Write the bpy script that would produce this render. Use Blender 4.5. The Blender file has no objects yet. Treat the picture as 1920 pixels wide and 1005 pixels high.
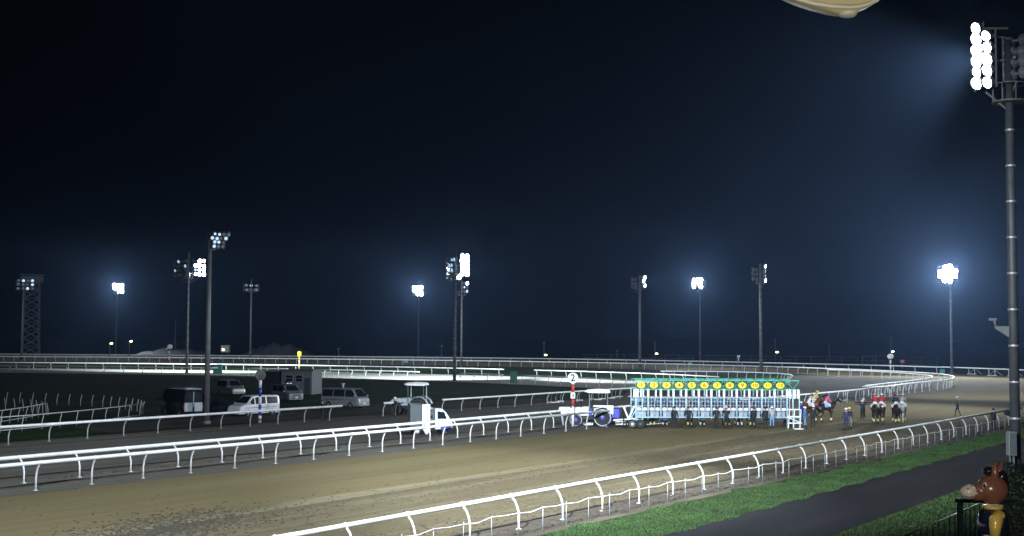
import bpy, bmesh, math, random
from mathutils import Vector, Matrix, Euler
random.seed(7)
sc = bpy.context.scene
COL = sc.collection
R = math.radians

# ------------------------------------------------------------------ camera
FPX, CH = 2350.0, 7.0                      # focal length in photo pixels (1920 wide), eye height in metres
TILT, ROLL = math.atan(130 / FPX), 0.004
Fv = Vector((0, math.cos(TILT), math.sin(TILT)))
R0 = Vector((1, 0, 0)); U0 = Vector((0, -math.sin(TILT), math.cos(TILT)))
Rv = R0 * math.cos(ROLL) + U0 * math.sin(ROLL)
Uv = -R0 * math.sin(ROLL) + U0 * math.cos(ROLL)
cam = bpy.data.cameras.new('camera'); camo = bpy.data.objects.new('camera', cam); COL.objects.link(camo)
m = Matrix((Rv, Uv, -Fv)).transposed().to_4x4(); m.translation = (0, 0, CH)
camo.matrix_world = m
cam.sensor_width = 36; cam.lens = 36 * FPX / 1920; cam.clip_start = 0.3; cam.clip_end = 6000
sc.camera = camo

def at(px, py, h=0.0):
    """Place on the plane z=h that the surveyed photo point (px, py) belongs to."""
    d = Rv * ((px - 960) / FPX) + Uv * ((502.5 - py) / FPX) + Fv
    k = (h - CH) / d.z
    return Vector((d.x * k, d.y * k, h))
DX, DY = 0.568, 0.823                      # direction of the home straight
PHI = math.atan2(DY, DX)
def su(s, u, z=0.0):                       # s along the straight, u to the right of it
    return Vector((s * DX + u * DY, s * DY - u * DX, z))

# ------------------------------------------------------------------ world and exposure
w = bpy.data.worlds.new('World'); sc.world = w; w.use_nodes = True
nt = w.node_tree; nt.nodes.clear()
sky = nt.nodes.new('ShaderNodeTexSky'); sky.sky_type = 'NISHITA'; sky.sun_disc = False
sky.sun_elevation = R(-7); sky.sun_rotation = R(120)
bg = nt.nodes.new('ShaderNodeBackground'); bg.inputs['Strength'].default_value = 0.015
ou = nt.nodes.new('ShaderNodeOutputWorld')
nt.links.new(sky.outputs[0], bg.inputs[0]); nt.links.new(bg.outputs[0], ou.inputs[0])
sc.view_settings.view_transform = 'Standard'; sc.view_settings.look = 'None'
sc.view_settings.exposure = 0.45; sc.view_settings.gamma = 1.0; sc.view_settings.use_curve_mapping = False
sc.render.engine = 'CYCLES'
cy = sc.cycles
cy.max_bounces = 4; cy.diffuse_bounces = 2; cy.glossy_bounces = 2; cy.transmission_bounces = 4
cy.volume_bounces = 0; cy.transparent_max_bounces = 8; cy.sample_clamp_indirect = 2.0; cy.sample_clamp_direct = 0
cy.use_denoising = True; cy.use_light_tree = True; cy.caustics_reflective = False; cy.caustics_refractive = False

# ------------------------------------------------------------------ materials
MATS = {}
def mat(name, col, rough=0.6, metal=0.0, vary=0.12, scale=3.0, bump=0.0, coat=0.0, emit=None, es=0.0, stretch=None, col2=None, spec=0.5):
    if name in MATS: return MATS[name]
    m = bpy.data.materials.new(name); m.use_nodes = True; n = m.node_tree; b = n.nodes['Principled BSDF']
    b.inputs['Roughness'].default_value = rough; b.inputs['Metallic'].default_value = metal
    b.inputs['Coat Weight'].default_value = coat; b.inputs['Specular IOR Level'].default_value = spec
    tc = n.nodes.new('ShaderNodeTexCoord'); mp = n.nodes.new('ShaderNodeMapping')
    if stretch: mp.inputs['Scale'].default_value = stretch
    n.links.new(tc.outputs['Object'], mp.inputs[0])
    no = n.nodes.new('ShaderNodeTexNoise'); no.inputs['Scale'].default_value = scale; no.inputs['Detail'].default_value = 5
    n.links.new(mp.outputs[0], no.inputs['Vector'])
    cr = n.nodes.new('ShaderNodeValToRGB'); cr.color_ramp.elements[0].position = .3; cr.color_ramp.elements[1].position = .72
    a = [max(0, c * (1 - vary)) for c in col]; c2 = col2 or [min(1, c * (1 + vary)) for c in col]
    cr.color_ramp.elements[0].color = (*a, 1); cr.color_ramp.elements[1].color = (*c2, 1)
    n.links.new(no.outputs[0], cr.inputs[0]); n.links.new(cr.outputs[0], b.inputs['Base Color'])
    if bump:
        bp = n.nodes.new('ShaderNodeBump'); bp.inputs['Strength'].default_value = bump; bp.inputs['Distance'].default_value = .05
        n.links.new(no.outputs[0], bp.inputs['Height']); n.links.new(bp.outputs[0], b.inputs['Normal'])
    if emit:
        b.inputs['Emission Color'].default_value = (*emit, 1); b.inputs['Emission Strength'].default_value = es
        m.cycles.emission_sampling = 'NONE'
    MATS[name] = m
    return m

def ground_mat(name, layers, bump=.4, rough=.95, fine=9.0):
    """layers: list of (colour, noise scale, stretch along x, threshold lo, hi) mixed over the first colour."""
    m = bpy.data.materials.new(name); m.use_nodes = True; n = m.node_tree; b = n.nodes['Principled BSDF']
    b.inputs['Roughness'].default_value = rough; b.inputs['Specular IOR Level'].default_value = .05
    tc = n.nodes.new('ShaderNodeTexCoord'); last = None
    for k, (c, s, st, lo, hi) in enumerate(layers):
        if k == 0:
            rgb = n.nodes.new('ShaderNodeRGB'); rgb.outputs[0].default_value = (*c, 1); last = rgb.outputs[0]; continue
        mp = n.nodes.new('ShaderNodeMapping'); mp.inputs['Scale'].default_value = (st, 1, 1); mp.inputs['Location'].default_value = (k * 13.1, k * 7.7, 0)
        no = n.nodes.new('ShaderNodeTexNoise'); no.inputs['Scale'].default_value = s; no.inputs['Detail'].default_value = 4; no.inputs['Roughness'].default_value = .65
        mr = n.nodes.new('ShaderNodeMapRange'); mr.inputs[1].default_value = lo; mr.inputs[2].default_value = hi
        mx = n.nodes.new('ShaderNodeMixRGB'); mx.inputs[2].default_value = (*c, 1)
        n.links.new(tc.outputs['Object'], mp.inputs[0]); n.links.new(mp.outputs[0], no.inputs['Vector'])
        n.links.new(no.outputs[0], mr.inputs[0]); n.links.new(mr.outputs[0], mx.inputs[0]); n.links.new(last, mx.inputs[1]); last = mx.outputs[0]
    n.links.new(last, b.inputs['Base Color'])
    no = n.nodes.new('ShaderNodeTexNoise'); no.inputs['Scale'].default_value = fine; no.inputs['Detail'].default_value = 6; no.inputs['Roughness'].default_value = .7
    n.links.new(tc.outputs['Object'], no.inputs['Vector'])
    bp = n.nodes.new('ShaderNodeBump'); bp.inputs['Strength'].default_value = bump; bp.inputs['Distance'].default_value = .12
    n.links.new(no.outputs[0], bp.inputs['Height']); n.links.new(bp.outputs[0], b.inputs['Normal'])
    MATS[name] = m
    return m

ground_mat('track_sand', [((.142, .116, .060), 0, 0, 0, 0), ((.162, .136, .074), .35, .06, .46, .64), ((.118, .100, .060), .5, .05, .52, .72), ((.08, .067, .045), 3.0, .5, .6, .75), ((.160, .134, .072), 1.6, .03, .54, .70)], bump=.5)
ground_mat('dry_sand', [((.19, .168, .105), 0, 0, 0, 0), ((.12, .104, .062), .8, .12, .45, .62), ((.12, .104, .062), 2.5, .3, .55, .7)], bump=.5)
ground_mat('trampled_sand', [((.122, .100, .058), 0, 0, 0, 0), ((.155, .134, .082), .5, .07, .48, .62), ((.085, .072, .048), 2.2, .5, .55, .68), ((.098, .083, .055), .9, .08, .5, .7)], bump=.9, fine=5)
ground_mat('training_sand', [((.105, .102, .090), 0, 0, 0, 0), ((.145, .14, .125), .3, .05, .5, .7), ((.06, .058, .053), .6, .03, .55, .72), ((.055, .053, .048), 2.5, .4, .62, .75)], bump=.5)
ground_mat('lit_back_sand', [((.42, .42, .38), 0, 0, 0, 0), ((.36, .36, .33), .3, .1, .5, .8)], bump=.3)  # paler copy of the training sand, the far masts' light put into its colour
ground_mat('churned_dirt', [((.085, .072, .054), 0, 0, 0, 0), ((.13, .11, .082), .9, .25, .5, .7), ((.033, .028, .022), 2.2, .5, .56, .7)], bump=.9, fine=5)
ground_mat('grass_ground', [((.026, .045, .014), 0, 0, 0, 0), ((.045, .075, .02), .5, .4, .48, .7), ((.018, .032, .012), 1.6, .6, .5, .7)], bump=.9, fine=7)
ground_mat('infield_grass', [((.014, .034, .010), 0, 0, 0, 0), ((.024, .058, .014), .12, .4, .48, .7), ((.009, .018, .008), .5, .5, .5, .7)], bump=.8, fine=4)
ground_mat('asphalt', [((.013, .0135, .0155), 0, 0, 0, 0), ((.021, .021, .024), .5, .15, .45, .7), ((.009, .009, .011), 2.0, .2, .58, .75)], bump=.25, fine=14)
ground_mat('car_park_dirt', [((.05, .048, .043), 0, 0, 0, 0), ((.068, .066, .06), .6, .06, .5, .7), ((.04, .039, .035), 1.1, .05, .55, .7)], bump=.5)
ground_mat('far_ground', [((.02, .024, .018), 0, 0, 0, 0), ((.03, .034, .024), .05, 1, .45, .7)], bump=.3, fine=1)
mat('white_paint', (.72, .74, .73), .45, vary=.14, scale=2.2)
mat('post_paint', (.62, .63, .62), .5, vary=.22, scale=5)
mat('rail_dull', (.45, .47, .48), .5, vary=.12, scale=6)
mat('galvanised', (.36, .38, .40), .5, .4, vary=.15, scale=8)
mat('mast_steel', (.13, .135, .145), .55, .3, vary=.2, scale=2)
mat('mast_black', (.035, .038, .042), .6, .2, vary=.25, scale=2)
mat('mast_dark', (.12, .125, .13), .6, .3, vary=.2, scale=2)
mat('rung', (.25, .25, .26), .45, .4)
mat('lens_on', (.9, .95, 1), .3, emit=(.80, .90, 1.0), es=60)
mat('lens_dim', (.9, .95, 1), .3, emit=(.42, .66, 1.0), es=.7)
mat('lens_off', (.35, .4, .43), .12, .2)
mat('lamp_warm', (1, .8, .5), .4, emit=(1.0, .72, .38), es=7)
mat('lamp_cool', (1, 1, .95), .4, emit=(.95, 1.0, .95), es=5)
mat('green_paint', (.09, .40, .29), .4, vary=.25)
mat('green_dark', (.02, .10, .06), .5, vary=.25)
mat('yellow_paint', (.85, .72, .03), .45, vary=.1)
mat('red_paint', (.45, .035, .02), .45)
mat('steel_blue', (.46, .66, .72), .4, .2, vary=.2)
mat('door_grey', (.30, .38, .46), .5, .1, vary=.3, scale=6)
mat('navy_pad', (.05, .085, .16), .7, vary=.3)
mat('pad_white', (.85, .87, .88), .6)
mat('blue_paint', (.035, .05, .42), .35, coat=.4)
mat('blue_bright', (.03, .12, .62), .6)
mat('tyre', (.02, .02, .02), .85, vary=.3)
mat('black', (.012, .012, .014), .6, vary=.3)
mat('black_gloss', (.012, .013, .018), .15, coat=.5)
mat('glass_dark', (.012, .018, .025), .06, vary=0, spec=.8)
mat('van_white', (.75, .77, .80), .3, coat=.5, vary=.04)
mat('car_silver', (.42, .44, .46), .28, .5, coat=.5, vary=.05)
mat('car_grey', (.2, .21, .22), .3, .5, coat=.5, vary=.05)
mat('bus_silver_lit', (.50, .56, .64), .3, .2, coat=.5, vary=.08)
mat('headlight', (.8, .85, .9), .08, .3)
mat('plate', (.8, .8, .75), .5)
mat('tail_red', (.4, .02, .02), .2)
mat('tractor_grey', (.42, .50, .54), .4, coat=.2)
mat('box_grey', (.07, .085, .09), .5, .3)
mat('wall_grey', (.17, .18, .20), .7, vary=.15)
mat('green_sheet', (.03, .14, .11), .6)
mat('teal_sheet', (.12, .42, .38), .6)
mat('mound_sand', (.16, .16, .17), .9, vary=.3, scale=.2, bump=.5)
mat('rope_white', (.75, .75, .72), .7)
mat('skin', (.45, .28, .2), .5, vary=.08)
mat('hair', (.02, .015, .012), .6)
mat('cap_white', (.8, .8, .78), .6)
mat('cap_yellow', (.75, .66, .12), .5)
mat('cap_pink', (.85, .30, .33), .5)
mat('cap_black', (.02, .02, .03), .5)
mat('cap_purple', (.25, .1, .45), .5)
mat('breeches', (.75, .75, .74), .7)
mat('cloth_black', (.013, .015, .02), .8, vary=.3)
mat('cloth_navy', (.02, .028, .07), .8, vary=.3)
mat('cloth_olive', (.09, .085, .05), .8, vary=.3)
mat('cloth_blue', (.04, .16, .55), .8, vary=.15)
mat('cloth_jeans', (.16, .30, .48), .85, vary=.2)
mat('cloth_red', (.50, .03, .05), .6)
mat('cloth_pink', (.70, .12, .28), .6)
mat('cloth_yellow', (.72, .58, .12), .6)
mat('cloth_grey', (.33, .34, .36), .8)
mat('cloth_khaki', (.30, .29, .24), .8)
mat('bay_coat', (.075, .032, .016), .45, vary=.3)
mat('dark_coat', (.028, .018, .014), .4, vary=.3)
mat('chestnut_coat', (.14, .055, .025), .45, vary=.3)
mat('grey_coat', (.36, .36, .37), .6, vary=.3, scale=9)
mat('mane_black', (.01, .01, .01), .7)
mat('bandage_yellow', (.75, .78, .25), .7)
mat('bandage_white', (.8, .8, .76), .7)
mat('saddle_blue', (.25, .40, .72), .7)
mat('statue_brown', (.235, .098, .06), .22, coat=.6, vary=.05)
mat('statue_cream', (.75, .68, .58), .25, coat=.5, vary=.04)
mat('statue_yellow', (.72, .52, .10), .2, coat=.6, vary=.05)
mat('statue_navy', (.012, .014, .035), .12, coat=.8, vary=.05)
mat('statue_black', (.012, .01, .01), .2, coat=.5)
mat('fence_green', (.006, .016, .013), .95, spec=.05)
mat('leaf', (.03, .055, .03), .7, vary=.4, scale=8)
mat('shade_yellow', (.70, .63, .40), .5, vary=.06)
mat('shade_edge', (.55, .54, .46), .5)
mat('clod', (.04, .033, .024), .95, vary=.3)
mat('blade', (.024, .058, .010), .8, vary=.45, scale=.6)

# ------------------------------------------------------------------ mesh builder
def frame(d):
    d = d.normalized(); a = Vector((0, 0, 1)) if abs(d.z) < .9 else Vector((1, 0, 0))
    x = a.cross(d).normalized(); return x, d.cross(x)
class MB:
    def __init__(s): s.v = []; s.f = []; s.m = []; s.mats = []; s.cur = 0; s.sm = []; s.smooth = False
    def use(s, name):
        if name not in s.mats: s.mats.append(name)
        s.cur = s.mats.index(name); return s
    def face(s, ids): s.f.append(ids); s.m.append(s.cur); s.sm.append(s.smooth)
    def box(s, c, size, rot=None, bev=0.0):
        c = Vector(c); i = len(s.v); hx, hy, hz = [q / 2 for q in size]
        M = Euler(rot).to_matrix() if rot else Matrix.Identity(3)
        if bev:
            b = min(bev, hx * .9, hy * .9, hz * .9)
            for (z, k) in ((-hz, b), (-hz + b, 0), (hz - b, 0), (hz, b)):
                for (x, y) in ((-hx + k, -hy + b + k), (-hx + b + k, -hy + k), (hx - b - k, -hy + k), (hx - k, -hy + b + k), (hx - k, hy - b - k), (hx - b - k, hy - k), (-hx + b + k, hy - k), (-hx + k, hy - b - k)):
                    s.v.append(c + M @ Vector((x, y, z)))
            for r in range(3):
                for q in range(8): s.face([i + r * 8 + q, i + r * 8 + (q + 1) % 8, i + r * 8 + 8 + (q + 1) % 8, i + r * 8 + 8 + q])
            s.face([i + q for q in range(7, -1, -1)]); s.face([i + 24 + q for q in range(8)]); return s
        for z in (-hz, hz):
            for (x, y) in ((-hx, -hy), (hx, -hy), (hx, hy), (-hx, hy)): s.v.append(c + M @ Vector((x, y, z)))
        for q in ((3, 2, 1, 0), (4, 5, 6, 7), (0, 1, 5, 4), (1, 2, 6, 5), (2, 3, 7, 6), (3, 0, 4, 7)): s.face([i + a for a in q])
        return s
    def tube(s, pts, r, n=8, cap=True, r2=None):
        pts = [Vector(p) for p in pts]; i = len(s.v); L = len(pts)
        ref = None
        for k, p in enumerate(pts):
            d = (pts[min(k + 1, L - 1)] - pts[max(k - 1, 0)])
            x, y = frame(d)
            if ref is not None and abs(d.normalized().z) > .6 and x.dot(ref) < 0: x, y = -x, -y
            ref = x
            rr = r if r2 is None else r + (r2 - r) * k / max(1, L - 1)
            if isinstance(r, (list, tuple)): rr = r[k]
            for q in range(n):
                a = 2 * math.pi * (q + .5) / n; s.v.append(p + x * (rr * math.cos(a)) + y * (rr * math.sin(a)))
        o = s.smooth; s.smooth = n > 5
        for k in range(L - 1):
            for q in range(n): s.face([i + k * n + q, i + k * n + (q + 1) % n, i + (k + 1) * n + (q + 1) % n, i + (k + 1) * n + q])
        s.smooth = o
        if cap: s.face([i + q for q in range(n - 1, -1, -1)]); s.face([i + (L - 1) * n + q for q in range(n)])
        return s
    def bar(s, p, q, w=.05, n=4): return s.tube([p, q], w / 2 * (1.414 if n == 4 else 1), n)
    def ell(s, c, rad, nu=10, nv=7, rot=None):
        c = Vector(c); i = len(s.v); M = Euler(rot).to_matrix() if rot else Matrix.Identity(3)
        s.v.append(c + M @ Vector((0, 0, -rad[2])))
        for a in range(1, nv):
            t = -math.pi / 2 + math.pi * a / nv
            for b in range(nu):
                g = 2 * math.pi * b / nu; s.v.append(c + M @ Vector((rad[0] * math.cos(t) * math.cos(g), rad[1] * math.cos(t) * math.sin(g), rad[2] * math.sin(t))))
        s.v.append(c + M @ Vector((0, 0, rad[2]))); T = len(s.v) - 1
        o = s.smooth; s.smooth = True
        for b in range(nu):
            s.face([i, i + 1 + (b + 1) % nu, i + 1 + b]); s.face([T, T - nu + b, T - nu + (b + 1) % nu])
            for a in range(nv - 2): k = i + 1 + a * nu; s.face([k + b, k + (b + 1) % nu, k + nu + (b + 1) % nu, k + nu + b])
        s.smooth = o
        return s
    def lathe(s, prof, c=(0, 0, 0), n=16, axis='z'):
        c = Vector(c); i = len(s.v)
        for (r, h) in prof:
            for q in range(n):
                a = 2 * math.pi * q / n; x, y = r * math.cos(a), r * math.sin(a)
                s.v.append(c + (Vector((x, y, h)) if axis == 'z' else Vector((h, x, y)) if axis == 'x' else Vector((x, -h, y))))
        o = s.smooth; s.smooth = True
        for k in range(len(prof) - 1):
            for q in range(n): s.face([i + k * n + q, i + k * n + (q + 1) % n, i + (k + 1) * n + (q + 1) % n, i + (k + 1) * n + q])
        s.smooth = o
        s.face([i + q for q in range(n - 1, -1, -1)]); s.face([i + (len(prof) - 1) * n + q for q in range(n)])
        return s
    def loft(s, secs):
        """secs: list of equal-length point loops; skinned and capped."""
        i = len(s.v); n = len(secs[0])
        for sec in secs:
            for p in sec: s.v.append(Vector(p))
        for k in range(len(secs) - 1):
            for q in range(n): s.face([i + k * n + q, i + k * n + (q + 1) % n, i + (k + 1) * n + (q + 1) % n, i + (k + 1) * n + q])
        s.face([i + q for q in range(n - 1, -1, -1)]); s.face([i + (len(secs) - 1) * n + q for q in range(n)])
        return s
    def prism(s, poly, z0, z1):
        return s.loft([[(x, y, z0) for x, y in poly], [(x, y, z1) for x, y in poly]])
    def quad(s, a, b, c, d):
        i = len(s.v); s.v += [Vector(a), Vector(b), Vector(c), Vector(d)]; s.face([i, i + 1, i + 2, i + 3]); return s
    def mesh(s, name, fix=True):
        me = bpy.data.meshes.new(name); me.from_pydata(s.v, [], s.f); me.update()
        for k in s.mats: me.materials.append(MATS[k])
        me.polygons.foreach_set('material_index', s.m); me.polygons.foreach_set('use_smooth', s.sm)
        if fix:
            bm = bmesh.new(); bm.from_mesh(me); bmesh.ops.recalc_face_normals(bm, faces=bm.faces); bm.to_mesh(me); bm.free()
        return me
    def build(s, name, parent=None, loc=None, rz=0.0, fix=True):
        return put(name, s.mesh(name, fix), parent, loc, rz)
def put(name, me, parent=None, loc=None, rz=0.0):
    o = bpy.data.objects.new(name, me); COL.objects.link(o)
    if parent: o.parent = parent
    if loc is not None: o.location = loc
    if rz: o.rotation_euler[2] = rz
    return o
def tag(o, label, cat, group=None, kind=None):
    if label: o['label'] = label
    if cat: o['category'] = cat
    if group: o['group'] = group
    if kind: o['kind'] = kind
    return o
def thing(name, label, cat, loc=(0, 0, 0), rz=0.0, group=None):
    o = bpy.data.objects.new(name, None); COL.objects.link(o); o.location = loc; o.rotation_euler[2] = rz
    o.empty_display_size = .2
    return tag(o, label, cat, group)
def kids(o, cache={}):
    return [c for c in COL.objects if c.parent == o]
def copy_tree(o, parent=None, ch=None):
    c = o.copy(); COL.objects.link(c); c.parent = parent
    for k in kids(o): copy_tree(k, c)
    return c
def dup(o, loc, rz, label):
    c = copy_tree(o); c.location = loc; c.rotation_euler[2] = rz; c['label'] = label; return c
def text_mesh(txt, size, ext, material, align='CENTER'):
    cu = bpy.data.curves.new('numeral', 'FONT'); cu.body = txt; cu.size = size; cu.extrude = ext; cu.align_x = align; cu.align_y = 'CENTER'; cu.resolution_u = 2
    cu.offset = size * .02
    o = bpy.data.objects.new('t', cu); COL.objects.link(o)
    dg = bpy.context.evaluated_depsgraph_get(); me = bpy.data.meshes.new_from_object(o.evaluated_get(dg))
    bpy.data.objects.remove(o); bpy.data.curves.remove(cu)
    me.materials.clear(); me.materials.append(MATS[material]); return me
def catmull(pts, step):
    P = [Vector(p) for p in pts]; P = [P[0] * 2 - P[1]] + P + [P[-1] * 2 - P[-2]]; out = []
    for i in range(1, len(P) - 2):
        a, b, c, d = P[i - 1:i + 3]; n = max(1, int((c - b).length / step))
        for k in range(n):
            t = k / n; out.append(.5 * (2 * b + (c - a) * t + (2 * a - 5 * b + 4 * c - d) * t * t + (3 * b - a - 3 * c + d) * t ** 3))
    out.append(P[-2]); return out
def resample(pts, step, off=0.0):
    out = []; need = off; 
    for a, b in zip(pts, pts[1:]):
        L = (b - a).length; d = need
        while d <= L: out.append((a + (b - a) * (d / L), (b - a).normalized())); d += step
        need = d - L
    return out

# ------------------------------------------------------------------ figures grown from skeletons
SK = {}; REG = {}
def regional(src, names):
    me = src.copy(); me.name = 'body'; me.materials.clear()
    for k in names: me.materials.append(MATS[k])
    me.polygons.foreach_set('material_index', REG[src.name]); me.update(); return me
def skin(key, verts, edges, sub=1):
    """verts: (x,y,z,r,region). returns mesh with region-indexed faces."""
    if key in SK: return SK[key]
    me = bpy.data.meshes.new('s'); bm = bmesh.new(); lay = bm.verts.layers.skin.verify(); vs = []
    for k, v in enumerate(verts):
        b = bm.verts.new(v[:3]); b[lay].radius = (v[3], v[3]); b[lay].use_root = (k == 0); vs.append(b)
    for a, b in edges: bm.edges.new((vs[a], vs[b]))
    bm.to_mesh(me); bm.free()
    o = bpy.data.objects.new('s', me); COL.objects.link(o)
    o.modifiers.new('k', 'SKIN').use_smooth_shade = True
    sd = o.modifiers.new('d', 'SUBSURF'); sd.levels = sub; sd.render_levels = sub
    dg = bpy.context.evaluated_depsgraph_get(); r = bpy.data.meshes.new_from_object(o.evaluated_get(dg))
    bpy.data.objects.remove(o)
    P = [Vector(v[:3]) for v in verts]; regs = []
    for p in r.polygons:
        c = p.center; best = 9e9; reg = 0
        for a, b in edges:
            ab = P[b] - P[a]; t = max(0, min(1, (c - P[a]).dot(ab) / max(1e-9, ab.length_squared)))
            d = (c - P[a] - ab * t).length - (verts[a][3] * (1 - t) + verts[b][3] * t)
            if d < best: best = d; reg = verts[a][4] if t < .5 else verts[b][4]
        regs.append(reg)
    r.name = 'skin_' + key; REG[r.name] = regs; SK[key] = r; return r
# regions: 0 skin 1 top 2 trousers 3 boots
def human_mesh(pose):
    T = [(0, 0, .93, .135, 2), (0, 0, 1.10, .125, 1), (.01, 0, 1.32, .15, 1), (0, 0, 1.46, .07, 0), (.01, 0, 1.53, .062, 0), (.025, 0, 1.61, .098, 0), (.015, 0, 1.69, .07, 0)]
    E = [(0, 1), (1, 2), (2, 3), (3, 4), (4, 5), (5, 6)]
    arms = {'stand': [((.02, .24, 1.16), (.10, .25, .92), (.14, .24, .84))] * 2,
            'fold': [((.03, .25, 1.16), (.22, .12, 1.12), (.26, .02, 1.14))] * 2,
            'out': [((-.02, .46, 1.38), (.02, .72, 1.36), (.04, .81, 1.35))] * 2,
            'point': [((.02, .24, 1.16), (.10, .25, .92), (.14, .24, .84)), ((.16, .38, 1.22), (.34, .50, 1.16), (.40, .55, 1.15))],
            'reach': [((.18, .24, 1.24), (.40, .18, 1.22), (.49, .16, 1.22))] * 2,
            'walk': [((.10, .24, 1.18), (.26, .22, 1.0), (.32, .2, .95)), ((-.12, .24, 1.17), (-.12, .25, .93), (-.10, .25, .85))],
            'ride': [((.30, .22, 1.08), (.52, .14, .98), (.60, .10, .97))] * 2}
    legs = {'stand': [(.0, .11, .50), (-.02, .12, .09), (.13, .14, .04)], 'walkf': [(.16, .10, .52), (.18, .11, .09), (.33, .12, .05)], 'walkb': [(-.04, .10, .50), (-.25, .11, .12), (-.14, .12, .04)],
            'ride': [(.28, .30, .72), (.04, .31, .38), (.18, .32, .34)]}
    if pose == 'ride':
        T = [(-.05, 0, .93, .13, 2), (.05, 0, 1.06, .12, 1), (.19, 0, 1.24, .14, 1), (.27, 0, 1.36, .065, 0), (.31, 0, 1.42, .06, 0), (.345, 0, 1.49, .095, 0), (.34, 0, 1.565, .07, 0)]
    V = list(T)
    for sgn, am in ((1, 0), (-1, 1)):
        a = arms.get(pose, arms['stand'])[am]; k = len(V); c = T[2]
        V.append((c[0], sgn * .17, c[2] + .06, .062, 1))
        V.append((a[0][0], sgn * a[0][1], a[0][2], .047, 1)); V.append((a[1][0], sgn * a[1][1], a[1][2], .034, 1)); V.append((a[2][0], sgn * a[2][1], a[2][2], .036, 0))
        E += [(2, k), (k, k + 1), (k + 1, k + 2), (k + 2, k + 3)]
        lg = legs['ride'] if pose == 'ride' else legs['walkf' if sgn > 0 else 'walkb'] if pose in ('walk', 'point') else legs['stand']
        k = len(V); V.append((T[0][0], sgn * .095, T[0][2] - .09, .088, 2))
        V.append((lg[0][0], sgn * lg[0][1], lg[0][2], .062, 2)); V.append((lg[1][0], sgn * lg[1][1], lg[1][2], .042, 3)); V.append((lg[2][0], sgn * lg[2][1], lg[2][2], .038, 3))
        E += [(0, k), (k, k + 1), (k + 1, k + 2), (k + 2, k + 3)]
    return skin('h' + pose, V, E, 1), Vector(T[5][:3])
def person(label, loc, yaw, pose='stand', top='cloth_black', legs='cloth_black', cap='cap_white', boots='black', group=None, scale=1.0, name='person'):
    src, hd = human_mesh(pose); me = regional(src, ('skin', top, legs, boots))
    r = thing(name, label, 'person', loc, yaw, group); r.scale = (scale,) * 3
    put('body', me, r)
    b = MB().use('skin'); b.ell(hd + Vector((.098, 0, -.01)), (.022, .014, .02), 6, 4)
    for q in (-1, 1): b.ell(hd + Vector((-.005, .095 * q, 0)), (.02, .012, .03), 6, 4)
    b.use('hair')
    for q in (-1, 1): b.ell(hd + Vector((.088, .033 * q, .015)), (.008, .012, .008), 5, 4)
    b.box(hd + Vector((.092, 0, -.045)), (.006, .04, .008)); b.build('face', r)
    if cap is None:
        MB().use('hair').ell(hd + Vector((-.015, 0, .035)), (.11, .105, .1)).build('hair', r)
    else:
        c = MB().use(cap); c.ell(hd + Vector((-.005, 0, .045)), (.125, .118, .105), 12, 8); c.ell(hd + Vector((.11, 0, .04)), (.085, .08, .014), 10, 4, (0, .15, 0)); c.build('cap' if name == 'person' else 'riding_helmet', r)
        MB().use('hair').ell(hd + Vector((-.04, 0, .0)), (.085, .1, .075)).build('hair', r)
    return r
def horse_mesh(pose):
    w1 = {'stand': (0, 0, 0, 0), 'walk': (.16, -.14, -.16, .18)}[pose]
    V = [(.1, 0, 1.30, .30, 0), (-.25, 0, 1.36, .29, 0), (-.62, 0, 1.37, .27, 0), (.48, 0, 1.30, .27, 0), (.74, 0, 1.50, .19, 0), (.98, 0, 1.76, .135, 0), (1.18, 0, 1.98, .10, 0), (1.36, 0, 1.88, .10, 0), (1.55, 0, 1.70, .065, 0), (1.62, 0, 1.63, .055, 0),
         (-.90, 0, 1.40, .06, 1), (-1.03, 0, 1.12, .075, 1), (-1.03, 0, .66, .05, 1)]
    E = [(0, 1), (1, 2), (0, 3), (3, 4), (4, 5), (5, 6), (6, 7), (7, 8), (8, 9), (2, 10), (10, 11), (11, 12)]
    k = 0
    for sgn in (1, -1):
        o = w1[k]; i = len(V); y = .15 * sgn
        V += [(.50, y, 1.08, .13, 0), (.48 + o * .3, y, .86, .085, 0), (.52 + o * .8, y, .50, .055, 0), (.50 + o, y, .17, .042, 1), (.56 + o, y, .05, .055, 1)]
        E += [(3, i), (i, i + 1), (i + 1, i + 2), (i + 2, i + 3), (i + 3, i + 4)]; k += 1
    for sgn in (1, -1):
        o = w1[k]; i = len(V); y = .16 * sgn
        V += [(-.62, y, 1.12, .18, 0), (-.48 + o * .4, y, .86, .12, 0), (-.78 + o * .8, y, .52, .06, 0), (-.72 + o, y, .17, .042, 1), (-.64 + o, y, .05, .055, 1)]
        E += [(2, i), (i, i + 1), (i + 1, i + 2), (i + 2, i + 3), (i + 3, i + 4)]; k += 1
    return skin('horse' + pose, V, E, 1), w1
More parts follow.
